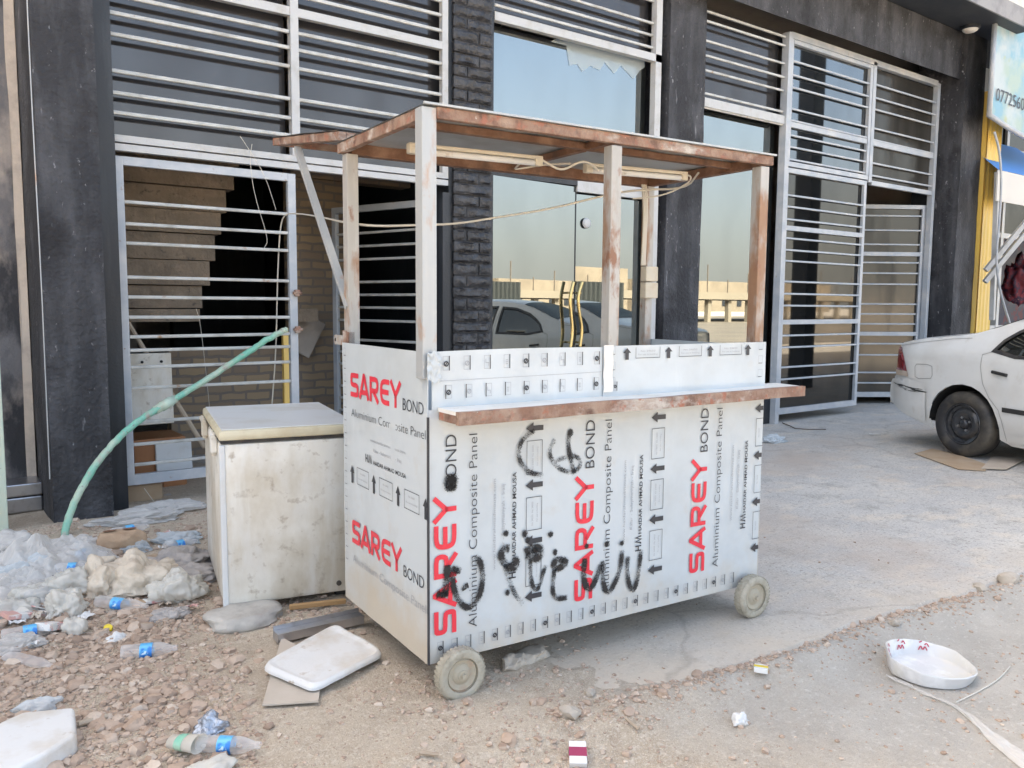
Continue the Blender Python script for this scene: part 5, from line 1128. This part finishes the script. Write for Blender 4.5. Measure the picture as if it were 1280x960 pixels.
MORE = [('sack', (195, 727), .09, .07, .08, m_burlap, 'brownish folded sack behind the large beige sack beside the freezer', 51.2),
 ('sack', (135, 716), .10, .06, .06, m_burlap, 'flat beige sack between the brown block and the narrow sack', 52.8),
 ('plastic_bag', (88, 742), .10, .08, .08, m_bagw, 'puffy pale bag between the black bag and the narrow sack', 54.6),
 ('plastic_bag', (40, 752), .09, .06, .06, m_bagw, 'stained pale bag behind the faded red packet', 56.1),
 ('plastic_bag', (108, 690), .09, .07, .06, m_sheet, 'dull plastic wad between the green pipe and the brown block', 57.7),
 ('cloth', (212, 772), .07, .04, .03, m_cloth, 'dark dusty rag strip below the whitish knotted bag', 58.8),
 ('plastic_bag', (170, 690), .07, .05, .04, m_bag, 'thin bluish bag right of the brown block', 61.4),('plastic_bag', (120, 728), .10, .07, .06, m_bagw, 'dull white bag squeezed between the sheeting and the narrow sack', 31.1),
 ('plastic_bag', (8, 700), .14, .12, .10, m_sheet, 'grey plastic bundle at the left frame edge beside the peaked sheeting', 33.7),
 ('plastic_bag', (60, 752), .09, .07, .05, m_sheet, 'flat clear bag in front of the black bag', 35.2),
 ('plastic_bag', (12, 770), .09, .07, .05, m_bagw, 'cream coloured bag under the faded red packet at the left edge', 37.9),
 ('plastic_bag', (222, 676), .11, .08, .04, m_bag, 'pale flattened bag on the brown dirt before the gate threshold', 39.3),
 ('cloth', (240, 725), .10, .09, .05, m_cloth, 'dusty rag wedged against the lower left side of the freezer', 41.5),
 ('plastic_bag', (20, 812), .09, .06, .04, m_sheet, 'thin clear bag on the gravel below the leftmost bottle', 43.5),
 ('plastic_bag', (50, 888), .06, .04, .03, m_bag, 'bluish scrap of plastic bag on the gravel above the foam slab', 45.5),
 ('plastic_bag', (205, 640), .18, .12, .05, m_sheet, 'dusty sheet of plastic on the threshold beneath the gate', 47.1),
 ('plastic_bag', (262, 972), .06, .04, .03, m_bagw, 'white plastic scrap at the bottom edge under the lowest bottle', 49.9)]
for nm_, px_, hw_, hd_, h_, m_, lb_, sd_ in MORE: heap(nm_, px_, hw_, hd_, h_, m_, lb_, 'bag' if nm_ != 'cloth' else 'cloth', sd_, .8)
bottle((70, 726), (118, 722), 'dusty water bottle with blue label lying across the wrinkled sheet', .033, dz=.03)
bottle((206, 690), (246, 682), 'small water bottle lying on the dirt behind the grey brown cloth', .03)
bottle((10, 826), (66, 838), 'flattened bottle without a label on gravel at the left edge', .03, .5, False)
def slab_px(name, px, th, m, label, cat, lift=.004, group=None, tilt=0.0):
    """flat piece with its corners at those pixels"""
    P = [G(x, y) for x, y in px]; c = sum(P, Vector()) / len(P); n = len(P)
    P = [p - c for p in P]; base = max(p.z for p in P) if tilt == 0 else 0
    mb = MB(); zf = lambda p: (lift if tilt else lift) + (p.z if tilt else 0)
    vs = [(p.x, p.y, zf(p)) for p in P] + [(p.x, p.y, zf(p) + th) for p in P]
    mb.add(vs, [tuple(range(n - 1, -1, -1)), tuple(range(n, 2 * n))] + [(i, (i + 1) % n, n + (i + 1) % n, n + i) for i in range(n)])
    return single(mb, name, m, label, cat, c, group=group)
slab_px('cardboard_sheet', [(328, 887), (398, 883), (405, 830), (352, 804)], .006, m_cardp, 'dusty cardboard sheet lying under the white foam tray', 'cardboard', .012)
# white foam tray with a rim
cs = [G(325, 848), G(392, 878), G(482, 827), G(420, 795)]
c = sum(cs, Vector()) / 4; b = MB(); zt_ = .045
def bil(a, d): p = (cs[0] * (1 - a) + cs[1] * a) * (1 - d) + (cs[3] * (1 - a) + cs[2] * a) * d; return p - c
def tray(a, d):
    # round the corners
    x = 2 * a - 1; y = 2 * d - 1; k = max(abs(x), abs(y)); r4 = (abs(x) ** 9 + abs(y) ** 9) ** (1 / 9) if k > 0 else 1
    x *= k / max(r4, 1e-6); y *= k / max(r4, 1e-6); p = bil((x + 1) / 2, (y + 1) / 2)
    e = 1 - k; z = zt_ + (.0 if e > .16 else .012 * (1 - e / .16)) - (.02 if e < .005 else 0) + .004 * n3(x * 2, y * 2) + .002 * math.sin(x * 6)
    return (p.x, p.y, z)
b.grid(tray, 40, 40); b.grid(lambda a, d: (tray(a, d)[0], tray(a, d)[1], tray(a, d)[2] - .008), 40, 40, True)
single(b, 'foam_tray', m_foam, 'white rounded plastic tray lying on the cardboard sheet before the cart', 'tray', c, smooth=True)
a_ = G(345, 806); q_ = G(452, 781); b = MB(); d_ = (q_ - a_); o_ = (a_ + q_) / 2
b.bar(-d_ / 2 + Vector((0, 0, .03)), d_ / 2 + Vector((0, 0, .03)), .05, .035); b.bar(-d_ / 2 + Vector((0, .028, .04)), d_ / 2 + Vector((0, .028, .04)), .004, .05)
single(b, 'metal_channel', m_steel, 'grey metal channel bar behind the white tray', 'metal bar', o_)
a_ = G(362, 765); q_ = G(432, 757); b = MB(); d_ = (q_ - a_); b.bar(-d_ / 2 + Vector((0, 0, .02)), d_ / 2 + Vector((0, 0, .02)), .022, .022, b=.004); single(b, 'wooden_stick', mat('orange_wood', (.45, .27, .12), .7), 'orange brown wooden stick on the dirt beside the freezer base', 'stick', (a_ + q_) / 2)
def rock(name, px, sx, sy, sz, m, label, seed, sub=3, lift=0.0, rz=0.0, flat=0.0, world=None, rough=.22, group=None):
    c = G(*px) if world is None else Vector((*world, GH(*world))); bm = bmesh.new(); bmesh.ops.create_icosphere(bm, subdivisions=sub, radius=1); vs = []
    for v in bm.verts:
        d = v.co.normalized(); k = 1 + rough * n3(d.x * 1.5 + seed, d.y * 1.5, d.z * 1.5) * 2 + rough * .5 * n3(d.x * 4 + seed, d.y * 4, d.z * 4)
        p = d * k
        if flat: p.z = max(-flat, min(flat, p.z)) + .06 * n3(d.x * 3 + seed, d.y * 3, 2)
        vs.append((p.x * sx, p.y * sy, p.z * sz + sz * .5 * (flat or 1) + lift))
    bm.verts.index_update(); fs = [tuple(v.index for v in f.verts) for f in bm.faces]; bm.free()
    o = MB().add(vs, fs).build(name, m, None, smooth=False, auto=35, loc=c); o.rotation_euler = (0, 0, rz); return tag(o, label, 'stone', group)
rock('flat_stone', (308, 775), .165, .13, .05, m_gstone, 'flat round grey stone under the front of the freezer', 3.3, 4, .004, flat=.6, rough=.12)
bs_ = rock('broken_block', (150, 687), .125, .07, .07, m_bstone, 'broken brown block with two hollows in the litter before the gate', 8.1, 4, .03, -.1, flat=.65, rough=.10)
for dx in (-.045, .05):
    b = MB(); b.lathe([(0, .004), (.02, .005), (.026, .008)], 14, Matrix.Translation((dx, .005, .098)) @ Matrix.Diagonal((1.35, .62, 1, 1))); b.build('hollow', m_rustd, bs_)
rock('stone', (642, 834), .055, .035, .03, m_stone, 'small pale stone under the front edge of the cart', 4.4, 3, 0, .2, rough=.3)
rock('stone', (664, 822), .085, .045, .03, m_stone, 'longer pale flat stone under the front edge of the cart', 6.6, 3, 0, .1, flat=.7, rough=.25)
for i, (x, y, r, lb) in enumerate([(1118, 782, .022, 'small pale stone at the dirt edge above the round tray'), (737, 868, .018, 'small stone on the dirt below the middle of the cart'), (712, 895, .03, 'pale lump of rubble above the cigarette packet'), (1262, 728, .05, 'pale rubble lump at the right end of the dirt edge'), (1225, 738, .035, 'smaller rubble lump beside the lump at the right dirt edge'), (430, 815, .016, 'pebble beside the right corner of the white tray')]):
    rock('stone', (x, y), r * 1.3, r, r * .7, m_stone, lb, 30 + i * 3.1, 2, 0, i)
# round shallow tray with marks inside and the film strip
lc = G(1160, 842); b = MB(); R_ = .155
rt = thing('round_tray', 'round white cardboard tray with red printed marks lying on the grey road', 'tray', lc + Vector((0, 0, .004)), .2)
vs = []; prof = [(0, .006), (R_ * .55, .006), (R_ * .9, .008), (R_ * .955, .014), (R_, .056), (R_ + .004, .060), (R_ + .007, .056), (R_ * .965, .002), (R_ * .5, 0), (0, 0)]
b.lathe(prof, 56)
def bend(v):
    x, y, z = v; k = 1 + .06 * n3(x * 9, y * 9, 3) + .035 * n3(x * 25, y * 25, 1); zz = z * (1.0 + .22 * n3(x * 7, y * 7, 8) + .9 * (y / R_) * .35); return (x * k * 1.0, y * k, zz)
b.v = [bend(v) for v in b.v]; m_tray = mat('coated_white_card', (.60, .60, .60), .3, var=[((.64, .6, .5), 5, .5, .75), ((.8, .8, .8), 12, .5, .75)], bump=.12, bscale=18); b.build('tray', m_tray, rt, auto=50)
mk = MB(); 
for A in (58, 95, 130, 22):
    for k, pts in enumerate(([(-.02, .012), (-.012, .03), (-.004, .012), (.004, .03), (.012, .014)], [(.002, .034), (.010, .042), (.018, .03)], [(-.018, .04), (-.008, .046)])):
        vs, fs = ribbon2(chaikin([(x, y, 0) for x, y in pts], 1), .0045); A_ = math.radians(A); out_ = []
        for v in vs:
            zz = .016 + v.y; rr = R_ * .955 + (R_ - R_ * .955) * (zz - .014) / .042 - .004; t_ = A_ - v.x / rr; out_.append(bend((rr * math.cos(t_), rr * math.sin(t_), zz)))
        mk.add(out_, fs)
mk.build('red_marks', mat('red_mark_print', (.45, .05, .09), .5), rt)
fl_px = [(1108, 848), (1140, 862), (1172, 876), (1202, 890), (1222, 908), (1244, 928), (1268, 945), (1300, 968)]
P = chaikin([G(*p) for p in fl_px], 3); o_ = P[0].copy(); b = MB(); n = len(P)
def filmf(a, d):
    i = min(n - 1, int(a * (n - 1))); p = P[i]; t_ = (P[min(i + 1, n - 1)] - P[max(0, i - 1)]).normalized(); nn = Vector((-t_.y, t_.x, 0)); w_ = .004 + .036 * sst(.35, .95, a); q = p + nn * (d - .5) * 2 * w_
    return (q.x - o_.x, q.y - o_.y, GH(q.x, q.y) + .006 + .016 * abs(n3(a * 9, d * 5, 3)) + .006 * math.sin(d * 9) ** 2 - o_.z)
b.grid(filmf, n - 1, 8); single(b, 'film_strip', m_sheet, 'twisted clear plastic film strip trailing from the round tray', 'film', o_, smooth=True)
for i, pts in enumerate(([(1195, 880), (1222, 868), (1248, 852), (1262, 836)], [(1150, 868), (1188, 882), (1215, 905)])):
    P = chaikin([G(*p, .006) for p in pts]); o_ = P[0].copy(); b = MB(); b.tube([p - o_ for p in P], .0022, 6); single(b, 'plastic_string', m_bagw, ('white plastic string curling away behind the film strip', 'white plastic string lying along the film strip')[i], 'string', o_)
# cigarette packet, packets and papers
def packet(px, w, d, h, rz, m, label, band=None, tilt=.12, name='packet', cat='packet'):
    c = G(*px); t = thing(name, label, cat, c + Vector((0, 0, .004)), rz); b = MB(); M = Matrix.Rotation(tilt, 4, 'Y'); b.box(-w / 2, w / 2, -d / 2, d / 2, .004, .004 + h, .002, M); b.build('box', m, t)
    if band: b = MB(); b.box(-w * .18, w * .22, -d / 2 - .0006, d / 2 + .0006, .0045, .0046 + h, 0, M); b.build('band', band, t)
    return t
m_pink = mat('magenta_print', (.30, .03, .09), .5); m_yel = mat('yellow_plastic', (.75, .58, .04), .35); m_paper = mat('printed_paper', (.70, .70, .68), .6, var=[((.62, .3, .28), 22, .52, .6), ((.4, .5, .6), 30, .6, .68)])
m_paperred = mat('red_printed_paper', (.62, .36, .32), .5, var=[((.75, .72, .7), 18, .5, .6), ((.6, .5, .2), 14, .6, .7)])
packet((722, 950), .085, .055, .02, .9, m_foam, 'white cigarette packet with a magenta band on the gravel at the bottom', m_pink, -.35, 'cigarette_packet')
packet((951, 842), .06, .05, .018, .6, m_paper, 'small printed packet with yellow band on the dirt edge of the pavement', m_yel)
packet((28, 772), .16, .11, .02, .3, m_paperred, 'faded red printed packet at the left edge of the litter', m_paper, .2)
packet((42, 762), .09, .12, .006, .5, m_paper, 'pale printed card standing behind the faded red packet', None, .5, 'card', 'card')
packet((62, 790), .10, .07, .03, .8, m_paper, 'crumpled printed packet right of the faded red one', None, .3)
packet((76, 748), .05, .03, .02, .4, m_yel, 'small yellow packet beside the black bag', None, .5)
packet((188, 756), .16, .05, .01, .1, m_card, 'flattened orange brown carton below the large sack', m_paper, .15, 'carton', 'carton')
packet((160, 702), .02, .02, .01, 0, m_foam, 'tiny white scrap before the brown block', None, .1, 'scrap', 'scrap')
packet((1093, 544), .14, .03, .008, -.4, m_foam, 'thin white plastic scrap on the pavement beside the car', None, .05, 'scrap', 'scrap')
packet((118, 714), .12, .03, .012, .2, m_card, 'dark brown wooden piece under the bottle on the sheeting', None, .1, 'wood_piece', 'wood')
c = G(135, 789); b = MB(); b.lathe([(0, .014), (.016, .014), (.018, .011), (.018, 0), (.016, 0), (.015, .010), (0, .010)], 20, Matrix.Rotation(.5, 4, 'X')); single(b, 'bottle_cap', m_yel, 'round yellow bottle cap on the gravel', 'cap', c + Vector((0, 0, .008)), auto=40)
cu_ = thing('plastic_cup', 'squashed clear cup with green print beside the lowest water bottle', 'cup', G(232, 942) + Vector((0, 0, .03)), .6)
b = MB(); b.lathe([(0, -.05), (.026, -.05), (.036, .05), (.038, .052)], 24, Matrix.Rotation(math.radians(84), 4, 'X') @ Matrix.Diagonal((1, .7, 1, 1))); b.build('cup', m_bagw, cu_, smooth=True)
b = MB(); b.lathe([(.0305, -.02), (.033, .01)], 24, Matrix.Rotation(math.radians(84), 4, 'X') @ Matrix.Diagonal((1, .7, 1, 1))); b.build('print', m_hose, cu_, smooth=True)
# foam slab with a splinter at the lower left
b = MB(); fpx = [(-40, 962), (0, 926), (30, 912), (96, 906), (98, 940), (60, 972), (0, 1000)]
P = [G(*p) for p in fpx]; c = sum(P, Vector()) / len(P); n = len(P)
vs = [(p.x - c.x, p.y - c.y, -.02) for p in P] + [((p.x - c.x) * .96, (p.y - c.y) * .96, .065 + .02 * n3(p.x * 6, p.y * 6)) for p in P]
b.add(vs, [tuple(range(n))[::-1], tuple(range(n, 2 * n))] + [(i, (i + 1) % n, n + (i + 1) % n, n + i) for i in range(n)]); o = b.build('foam_slab', m_foam, None, loc=c); bv = o.modifiers.new('b', 'BEVEL'); bv.width = .012; bv.segments = 3; tag(o, 'white foam slab at the bottom left corner', 'foam')
def stick(name, pts, r, m, label, cat, lift=.012):
    P = [G(*p, lift) for p in pts]; o_ = P[0].copy(); b = MB(); b.tube([p - o_ for p in P], r, 6); return single(b, name, m, label, cat, o_)
stick('wooden_splinter', [(98, 910), (134, 900)], .009, m_wood, 'thin wooden splinter beside the foam slab', 'stick')
stick('dry_stalk', [(60, 826), (78, 815)], .004, m_wood, 'short dark dry stalk on the gravel below the bottle', 'stick')
stick('wood_sliver', [(782, 902), (798, 916)], .006, m_wood, 'pale wood sliver on the dirt in front of the cart', 'stick')
stick('wood_sliver', [(524, 947), (548, 951)], .006, m_wood, 'short pale wood sliver at the bottom centre of the dirt', 'stick')
stick('bent_wire', [(978, 530), (988, 534), (994, 537), (1010, 538), (1032, 538)], .006, m_cabled, 'thin dark bent wire on the pavement before the tall gate', 'wire')
# cardboard under the car wheel
slab_px('cardboard_sheet', [(1143, 568), (1198, 588), (1232, 590), (1234, 582), (1196, 569), (1165, 562)], .004, m_card, 'flattened brown cardboard at the car wheel with a dark edge', 'cardboard', .006)
slab_px('cardboard_sheet', [(1226, 588), (1258, 589), (1280, 577), (1240, 572), (1234, 580)], .004, m_cardp, 'lighter folded cardboard piece right of the car wheel', 'cardboard', .012)
# green pipe leaning over the litter with its coupling
hp = [(80, 676), (84, 650), (100, 612), (124, 574), (150, 545), (178, 522), (206, 506), (250, 480), (300, 447), (336, 423), (357, 412)]
def ydep(i): return 5.0 + .55 * i / 10
P = [FY(x, y, 5.15 + .62 * min(1, i / 7)) for i, (x, y) in enumerate(hp)]; o_ = P[0].copy()
pp_ = thing('green_pipe', 'faded green plastic pipe arching from the litter to the gate', 'pipe', o_); b = MB(); Q = [p - o_ + Vector((.006 * n3(k_ * .6, 1), .006 * n3(k_ * .6, 2), .008 * n3(k_ * .5, 3))) for k_, p in enumerate(chaikin(P, 3))]; b.tube(Q, [.021 + .0025 * n3(k_ * .4, 5) for k_ in range(len(Q))], 12); b.build('pipe', m_hose, pp_, smooth=True)
b = MB(); a = P[6] - o_; d_ = (P[7] - P[5]).normalized(); b.tube([a - d_ * .085, a - d_ * .03, a - d_ * .029, a + d_ * .05, a + d_ * .051, a + d_ * .085], [.028, .028, .034, .034, .028, .028], 12); b.build('coupling', m_hosec, pp_, smooth=True)
# cord strung from the gate across the cart
cd = [(FY(340, 505, 6.0)), FY(345, 440, 5.98), FY(347, 340, 5.96), FY(350, 285, 5.93), FY(355, 267, 5.82), FY(375, 267, 5.6), FY(405, 272, 4.4)]
ca_ = CO + eu * .03 + ev * (CD + .01); cb_ = ca_.copy(); cb_.z = CFp(435, 279, CD)[1]; cd.append(cb_)
cc_ = CO + eu * .16 + ev * (CD); cc_.z = CFp(456, 282, CD)[1]; cd.append(cc_)
for x, y, v in ((530, 281, .78), (570, 280, .74), (620, 272, .70), (690, 261, .66), (760, 243, .60), (800, 237, .6), (858, 236, .45), (873, 216, .30)):
    u, z = CFp(x, y, v); q = CO + eu * u + ev * v; q.z = z; cd.append(q)
o_ = cd[0].copy(); b = MB(); b.tube([p - o_ for p in chaikin(cd, 2)], .005, 6); single(b, 'cord', m_cable, 'pale cord strung from the gate across the back of the cart', 'cord', o_, smooth=True)
for i, pts in enumerate(([(315, 180), (312, 200), (318, 245), (336, 300), (330, 310)], [(300, 170), (330, 215), (345, 262)], [(180, 610), (196, 632), (210, 655)], [(245, 386), (250, 400), (258, 470), (262, 510)])):
    P = chaikin([FY(x, y, 5.84 if i < 2 else (5.7 if i == 2 else 6.4)) for x, y in pts]); o_ = P[0].copy(); b = MB(); b.tube([p - o_ for p in P], .0018, 5)
    single(b, 'thin_wire', m_cable, ('thin loose wire hanging over the upper gate corner', 'thin wire crossing the upper gate bars to the latch stile', 'thin pale wire from the gate bottom to the litter', 'thin pale wire hanging inside behind the green pipe')[i], 'wire', o_)
P = [FY(x, y, 5.585) for x, y in ((20, -160), (28, 20), (33, 120), (37, 220), (45, 300), (50, 380), (55, 480), (60, 600))]; P = [Vector((.69, 5.595 + .02 * math.sin(i), p.z)) for i, p in enumerate(P)]; o_ = P[-1].copy(); b = MB(); b.tube([p - o_ for p in P], .0035, 6); single(b, 'wall_cable', m_post, 'white cable running down the left corner of the black pillar', 'cable', o_)
# things inside the gate
def inside(name, px, Y, th, m, label, cat, rz=0.0, lean=0.0, parts=None):
    p0 = FY(px[0], px[3], Y); p1 = FY(px[2], px[1], Y); w_ = p1.x - p0.x; h_ = p1.z - p0.z
    t = thing(name, label, cat, (p0.x + w_ / 2, Y, p0.z), rz); b = MB(); b.box(-w_ / 2, w_ / 2, 0, th, 0, h_, .006, Matrix.Rotation(lean, 4, 'X')); b.build('panel' if th < .1 else 'carcass', m, t)
    if parts: parts(t, w_, h_)
    return t
def cabp(t, w_, h_):
    for k in range(2): b = MB(); b.box(-w_ / 2 + .02 + k * w_ / 2, -.01 + k * w_ / 2 - .005, -.016, -.001, .04, h_ - .05, .003); b.build('door', m_cab, t)
inside('wooden_cabinet', (166, 545, 232, 632), 6.35, .4, m_cab, 'orange brown wooden cabinet standing behind the closed gate leaf', 'cabinet', parts=cabp)
inside('cardboard_box', (148, 604, 203, 633), 6.0, .25, m_card, 'brown cardboard box under the bottom rail of the gate', 'box')
def appl(t, w_, h_):
    for x in (-.05, .08):
        b = MB(); b.tube([(x, -.002, h_ - .06), (x, -.012, h_ - .06)], .01, 8); b.build('screw_hole', m_void, t)
inside('appliance_panel', (160, 441, 215, 533), 6.25, .05, m_frz, 'dirty white metal panel leaning behind the gate bars', 'panel', lean=-.05, parts=appl)
inside('foam_sheet', (196, 548, 240, 590), 6.3, .03, m_lid, 'pale sheet leaning on the cabinet behind the gate', 'sheet', lean=-.1)
P = [FY(160, 404, 6.5), FY(256, 560, 6.15)]; o_ = P[1].copy(); b = MB(); b.tube([P[0] - o_, Vector()], .018, 8); single(b, 'wooden_pole', m_wood, 'wooden pole slanting behind the gate bars', 'pole', o_)
P = [FY(208, 628, 6.1), FY(238, 655, 5.75)]; o_ = P[1].copy(); b = MB(); b.tube([P[0] - o_, Vector()], .07, 14); single(b, 'sheet_roll', m_cloth, 'rolled grey sheet lying on the threshold inside the gate', 'roll', o_, auto=40)
b = MB(); p0 = FY(356, 410, 6.2); p1 = FY(356, 560, 6.2); b.box(-.02, .02, -.02, .02, 0, p0.z - max(0, p1.z)); single(b, 'yellow_bar', m_yellow, 'upright yellow bar behind the latch stile of the gate', 'bar', (p0.x, 6.2, max(0, p1.z)))
b = MB(); q = FY(380, 418, 7.35); b.box(-.14, .14, -.02, .02, -.18, .18, .0, Matrix.Rotation(.5, 4, 'Y')); single(b, 'board', m_interior, 'square grey board hung on the inner brick wall', 'board', (q.x + .02, 7.4, q.z))
# ------------------------------------------------------------------ gravel and pebbles
def ico_proto(seed):
    bm = bmesh.new(); bmesh.ops.create_icosphere(bm, subdivisions=2, radius=1); out = []
    for v in bm.verts: d = v.co.normalized(); k = 1 + .45 * n3(d.x * 1.5 + seed, d.y * 1.5, d.z * 1.5) + .10 * n3(d.x * 4, d.y * 4 + seed, d.z * 4); d = Vector((max(-.82, min(.82, d.x)), max(-.85, min(.85, d.y)), max(-.8, min(.8, d.z)))); out.append(d * k)
    bm.verts.index_update(); fs = [tuple(v.index for v in f.verts) for f in bm.faces]; bm.free(); return np.array([tuple(v) for v in out]), np.array(fs)
PRO = [ico_proto(i * 5.7) for i in range(14)]
def scatter(name, n, region, size, m, label, seed):
    r = random.Random(seed); V = []; Fa = []; o = 0; cnt_ = 0
    while cnt_ < n:
        p = region(r)
        if p is None: continue
        x, y = p; cnt_ += 1; v, f = PRO[r.randrange(len(PRO))]; s = size(r)
        M = np.array(Matrix.Rotation(r.uniform(0, 6.28), 3, 'Z') @ Matrix.Rotation(r.uniform(-.5, .5), 3, 'X') @ Matrix.Diagonal((s * r.uniform(.9, 1.5), s, s * r.uniform(.5, .85))).to_3x3())
        z = GH(x, y) + s * r.uniform(-.3, .4); V.append(v @ M.T + np.array((x, y, z))); Fa.append(f + o); o += len(v)
    V = np.concatenate(V); Fa = np.concatenate(Fa); me = bpy.data.meshes.new(name); me.from_pydata(V.tolist(), [], Fa.tolist()); me.materials.append(m); me.polygons.foreach_set('use_smooth', [True] * len(me.polygons)); me.set_sharp_from_angle(angle=math.radians(38))
    ob = bpy.data.objects.new(name, me); COL.objects.link(ob); return tag(ob, label, 'gravel', None, 'stuff')
def grav_mat(name, cols):
    m = bpy.data.materials.new(name); m.use_nodes = True; t = m.node_tree; N = t.nodes; L = t.links; b = N['Principled BSDF']; b.inputs['Roughness'].default_value = .85
    g = N.new('ShaderNodeNewGeometry'); cr = N.new('ShaderNodeValToRGB'); L.new(g.outputs['Random Per Island'], cr.inputs[0]); el = cr.color_ramp.elements
    el[0].position = 0; el[0].color = (*cols[0], 1); el[1].position = 1; el[1].color = (*cols[-1], 1)
    for i, c in enumerate(cols[1:-1]): e = el.new((i + 1) / (len(cols) - 1)); e.color = (*c, 1)
    no = N.new('ShaderNodeTexNoise'); no.inputs['Scale'].default_value = 90; no.inputs['Detail'].default_value = 5; L.new(g.outputs['Position'], no.inputs['Vector'])
    mx = N.new('ShaderNodeMix'); mx.data_type = 'RGBA'; mx.blend_type = 'MULTIPLY'; mx.inputs[0].default_value = .5; L.new(cr.outputs[0], mx.inputs[6]); L.new(no.outputs[0], mx.inputs[7]); 
    mr = N.new('ShaderNodeMapRange'); mr.inputs['To Min'].default_value = .55; mr.inputs['To Max'].default_value = 1.35; L.new(no.outputs[0], mr.inputs[0]); L.new(mr.outputs[0], mx.inputs[7])
    L.new(mx.outputs[2], b.inputs['Base Color']); return m
m_grav = grav_mat('river_gravel', [(.30, .215, .16), (.46, .345, .26), (.38, .285, .22), (.52, .415, .33), (.42, .31, .235), (.60, .51, .42)])
def reg_main(r):
    x = r.uniform(-.35, 1.5); y = r.uniform(2.1, 4.3)
    k = fr(x * 1.3, y * 1.3, 6.0) * .45 + .62 - 1.3 * max(0, x - (.42 + .28 * (y - 2.4))) - 1.2 * max(0, y - 4.0)
    return (x, y) if r.random() < k * 1.25 else None
def reg_patch(r):
    x = r.gauss(1.42, .16); y = r.gauss(1.72, .14)
    return (x, y)
def reg_all(r):
    x = r.uniform(-.4, 4.6); y = r.uniform(.7, 5.5)
    k = .14 + .45 * sst(.1, .6, fr(x * 1.7, y * 1.7, 2.5) + .25) + .8 * math.exp(-(((edge_y(x) - y) - .05) / .10) ** 2) * sst(1.4, 2.2, x) + .4 * sst(2.0, .9, x)
    if on_slab(x, y) and x > 1.9: k *= .06
    return (x, y) if r.random() < k else None
scatter('gravel', 9000, reg_main, lambda r: min(.034, .0070 * math.exp(r.gauss(.08, .55))), m_grav, 'reddish brown gravel spread in the left foreground', 11)
scatter('gravel_patch', 420, reg_patch, lambda r: min(.024, .008 * math.exp(r.gauss(0, .45))), m_grav, 'loose pale rubble patch at the bottom around the cigarette packet', 12)
scatter('pebbles', 11000, reg_all, lambda r: min(.014, .0034 * math.exp(r.gauss(0, .5))), m_grav, 'fine pebbles scattered over the dirt', 13)

# ------------------------------------------------------------------ paper scraps in the litter, a dark pole beyond the frame
sc_m = [m_paper, m_foam, m_cardp, m_bagw, m_paperred, m_card]
r9 = random.Random(21)
SCR = [(12, 756), (22, 784), (48, 774), (66, 776), (84, 752), (104, 748), (92, 722), (190, 742), (206, 760), (218, 768), (236, 764), (196, 700), (206, 690), (232, 690), (150, 664), (190, 678), (214, 668), (12, 812), (40, 812), (108, 776)]
for i, (x, y) in enumerate(SCR):
    c = G(x, y); b = MB(); w_ = r9.uniform(.02, .045); h_ = r9.uniform(.015, .035); sd = r9.uniform(0, 40)
    b.grid(lambda a, d: ((a - .5) * 2 * w_ * (1 + .3 * n3(d * 2 + sd, a)), (d - .5) * 2 * h_ * (1 + .3 * n3(a * 2 + sd, d, 3)), .012 + .022 * abs(n3(a * 2.5 + sd, d * 2.5)) + .01 * math.sin(a * 3 + sd)), 8, 8)
    single(b, 'paper_scrap', sc_m[i % 6], 'small crumpled paper or plastic scrap in the litter heap left of the freezer', 'scrap', c, r9.uniform(0, 3), 'small scraps in the litter heap')
up_ = MB(); up_.box(-.15, .15, -.15, .15, 0, 7.2, .01); single(up_, 'steel_pole', m_darkframe, 'tall dark square steel pole standing in the yard beyond the white car', 'pole', (12.35, 3.52, 0))

def reg_edge(r):
    x = r.uniform(1.7, 4.9); y = edge_y(x) - abs(r.gauss(0, .07)) + .03
    return (x, y) if r.random() < .35 + .65 * sst(-.2, .3, n3(x * 2.2, 4)) else None
scatter('edge_rubble', 1500, reg_edge, lambda r: min(.022, .0045 * math.exp(r.gauss(0, .6))), m_grav, 'crumbled rubble and dirt along the broken pavement edge', 15)
def reg_left(r):
    x = r.uniform(.3, 1.7); y = r.uniform(3.2, 5.6)
    return (x, y) if r.random() < .5 + fr(x * 2, y * 2, 5) else None
scatter('threshold_rubble', 1600, reg_left, lambda r: min(.028, .007 * math.exp(r.gauss(0, .5))), m_grav, 'brown rubble lying around the rubbish and the gate threshold', 16)
def reg_cart(r):
    x = r.uniform(1.2, 2.4); y = r.uniform(1.9, 2.6); return (x, y) if r.random() < sst(2.5, 1.5, x) else None
scatter('cart_rubble', 500, reg_cart, lambda r: min(.02, .005 * math.exp(r.gauss(0, .5))), m_grav, 'small stones on the dirt around the front left cart wheel', 17)
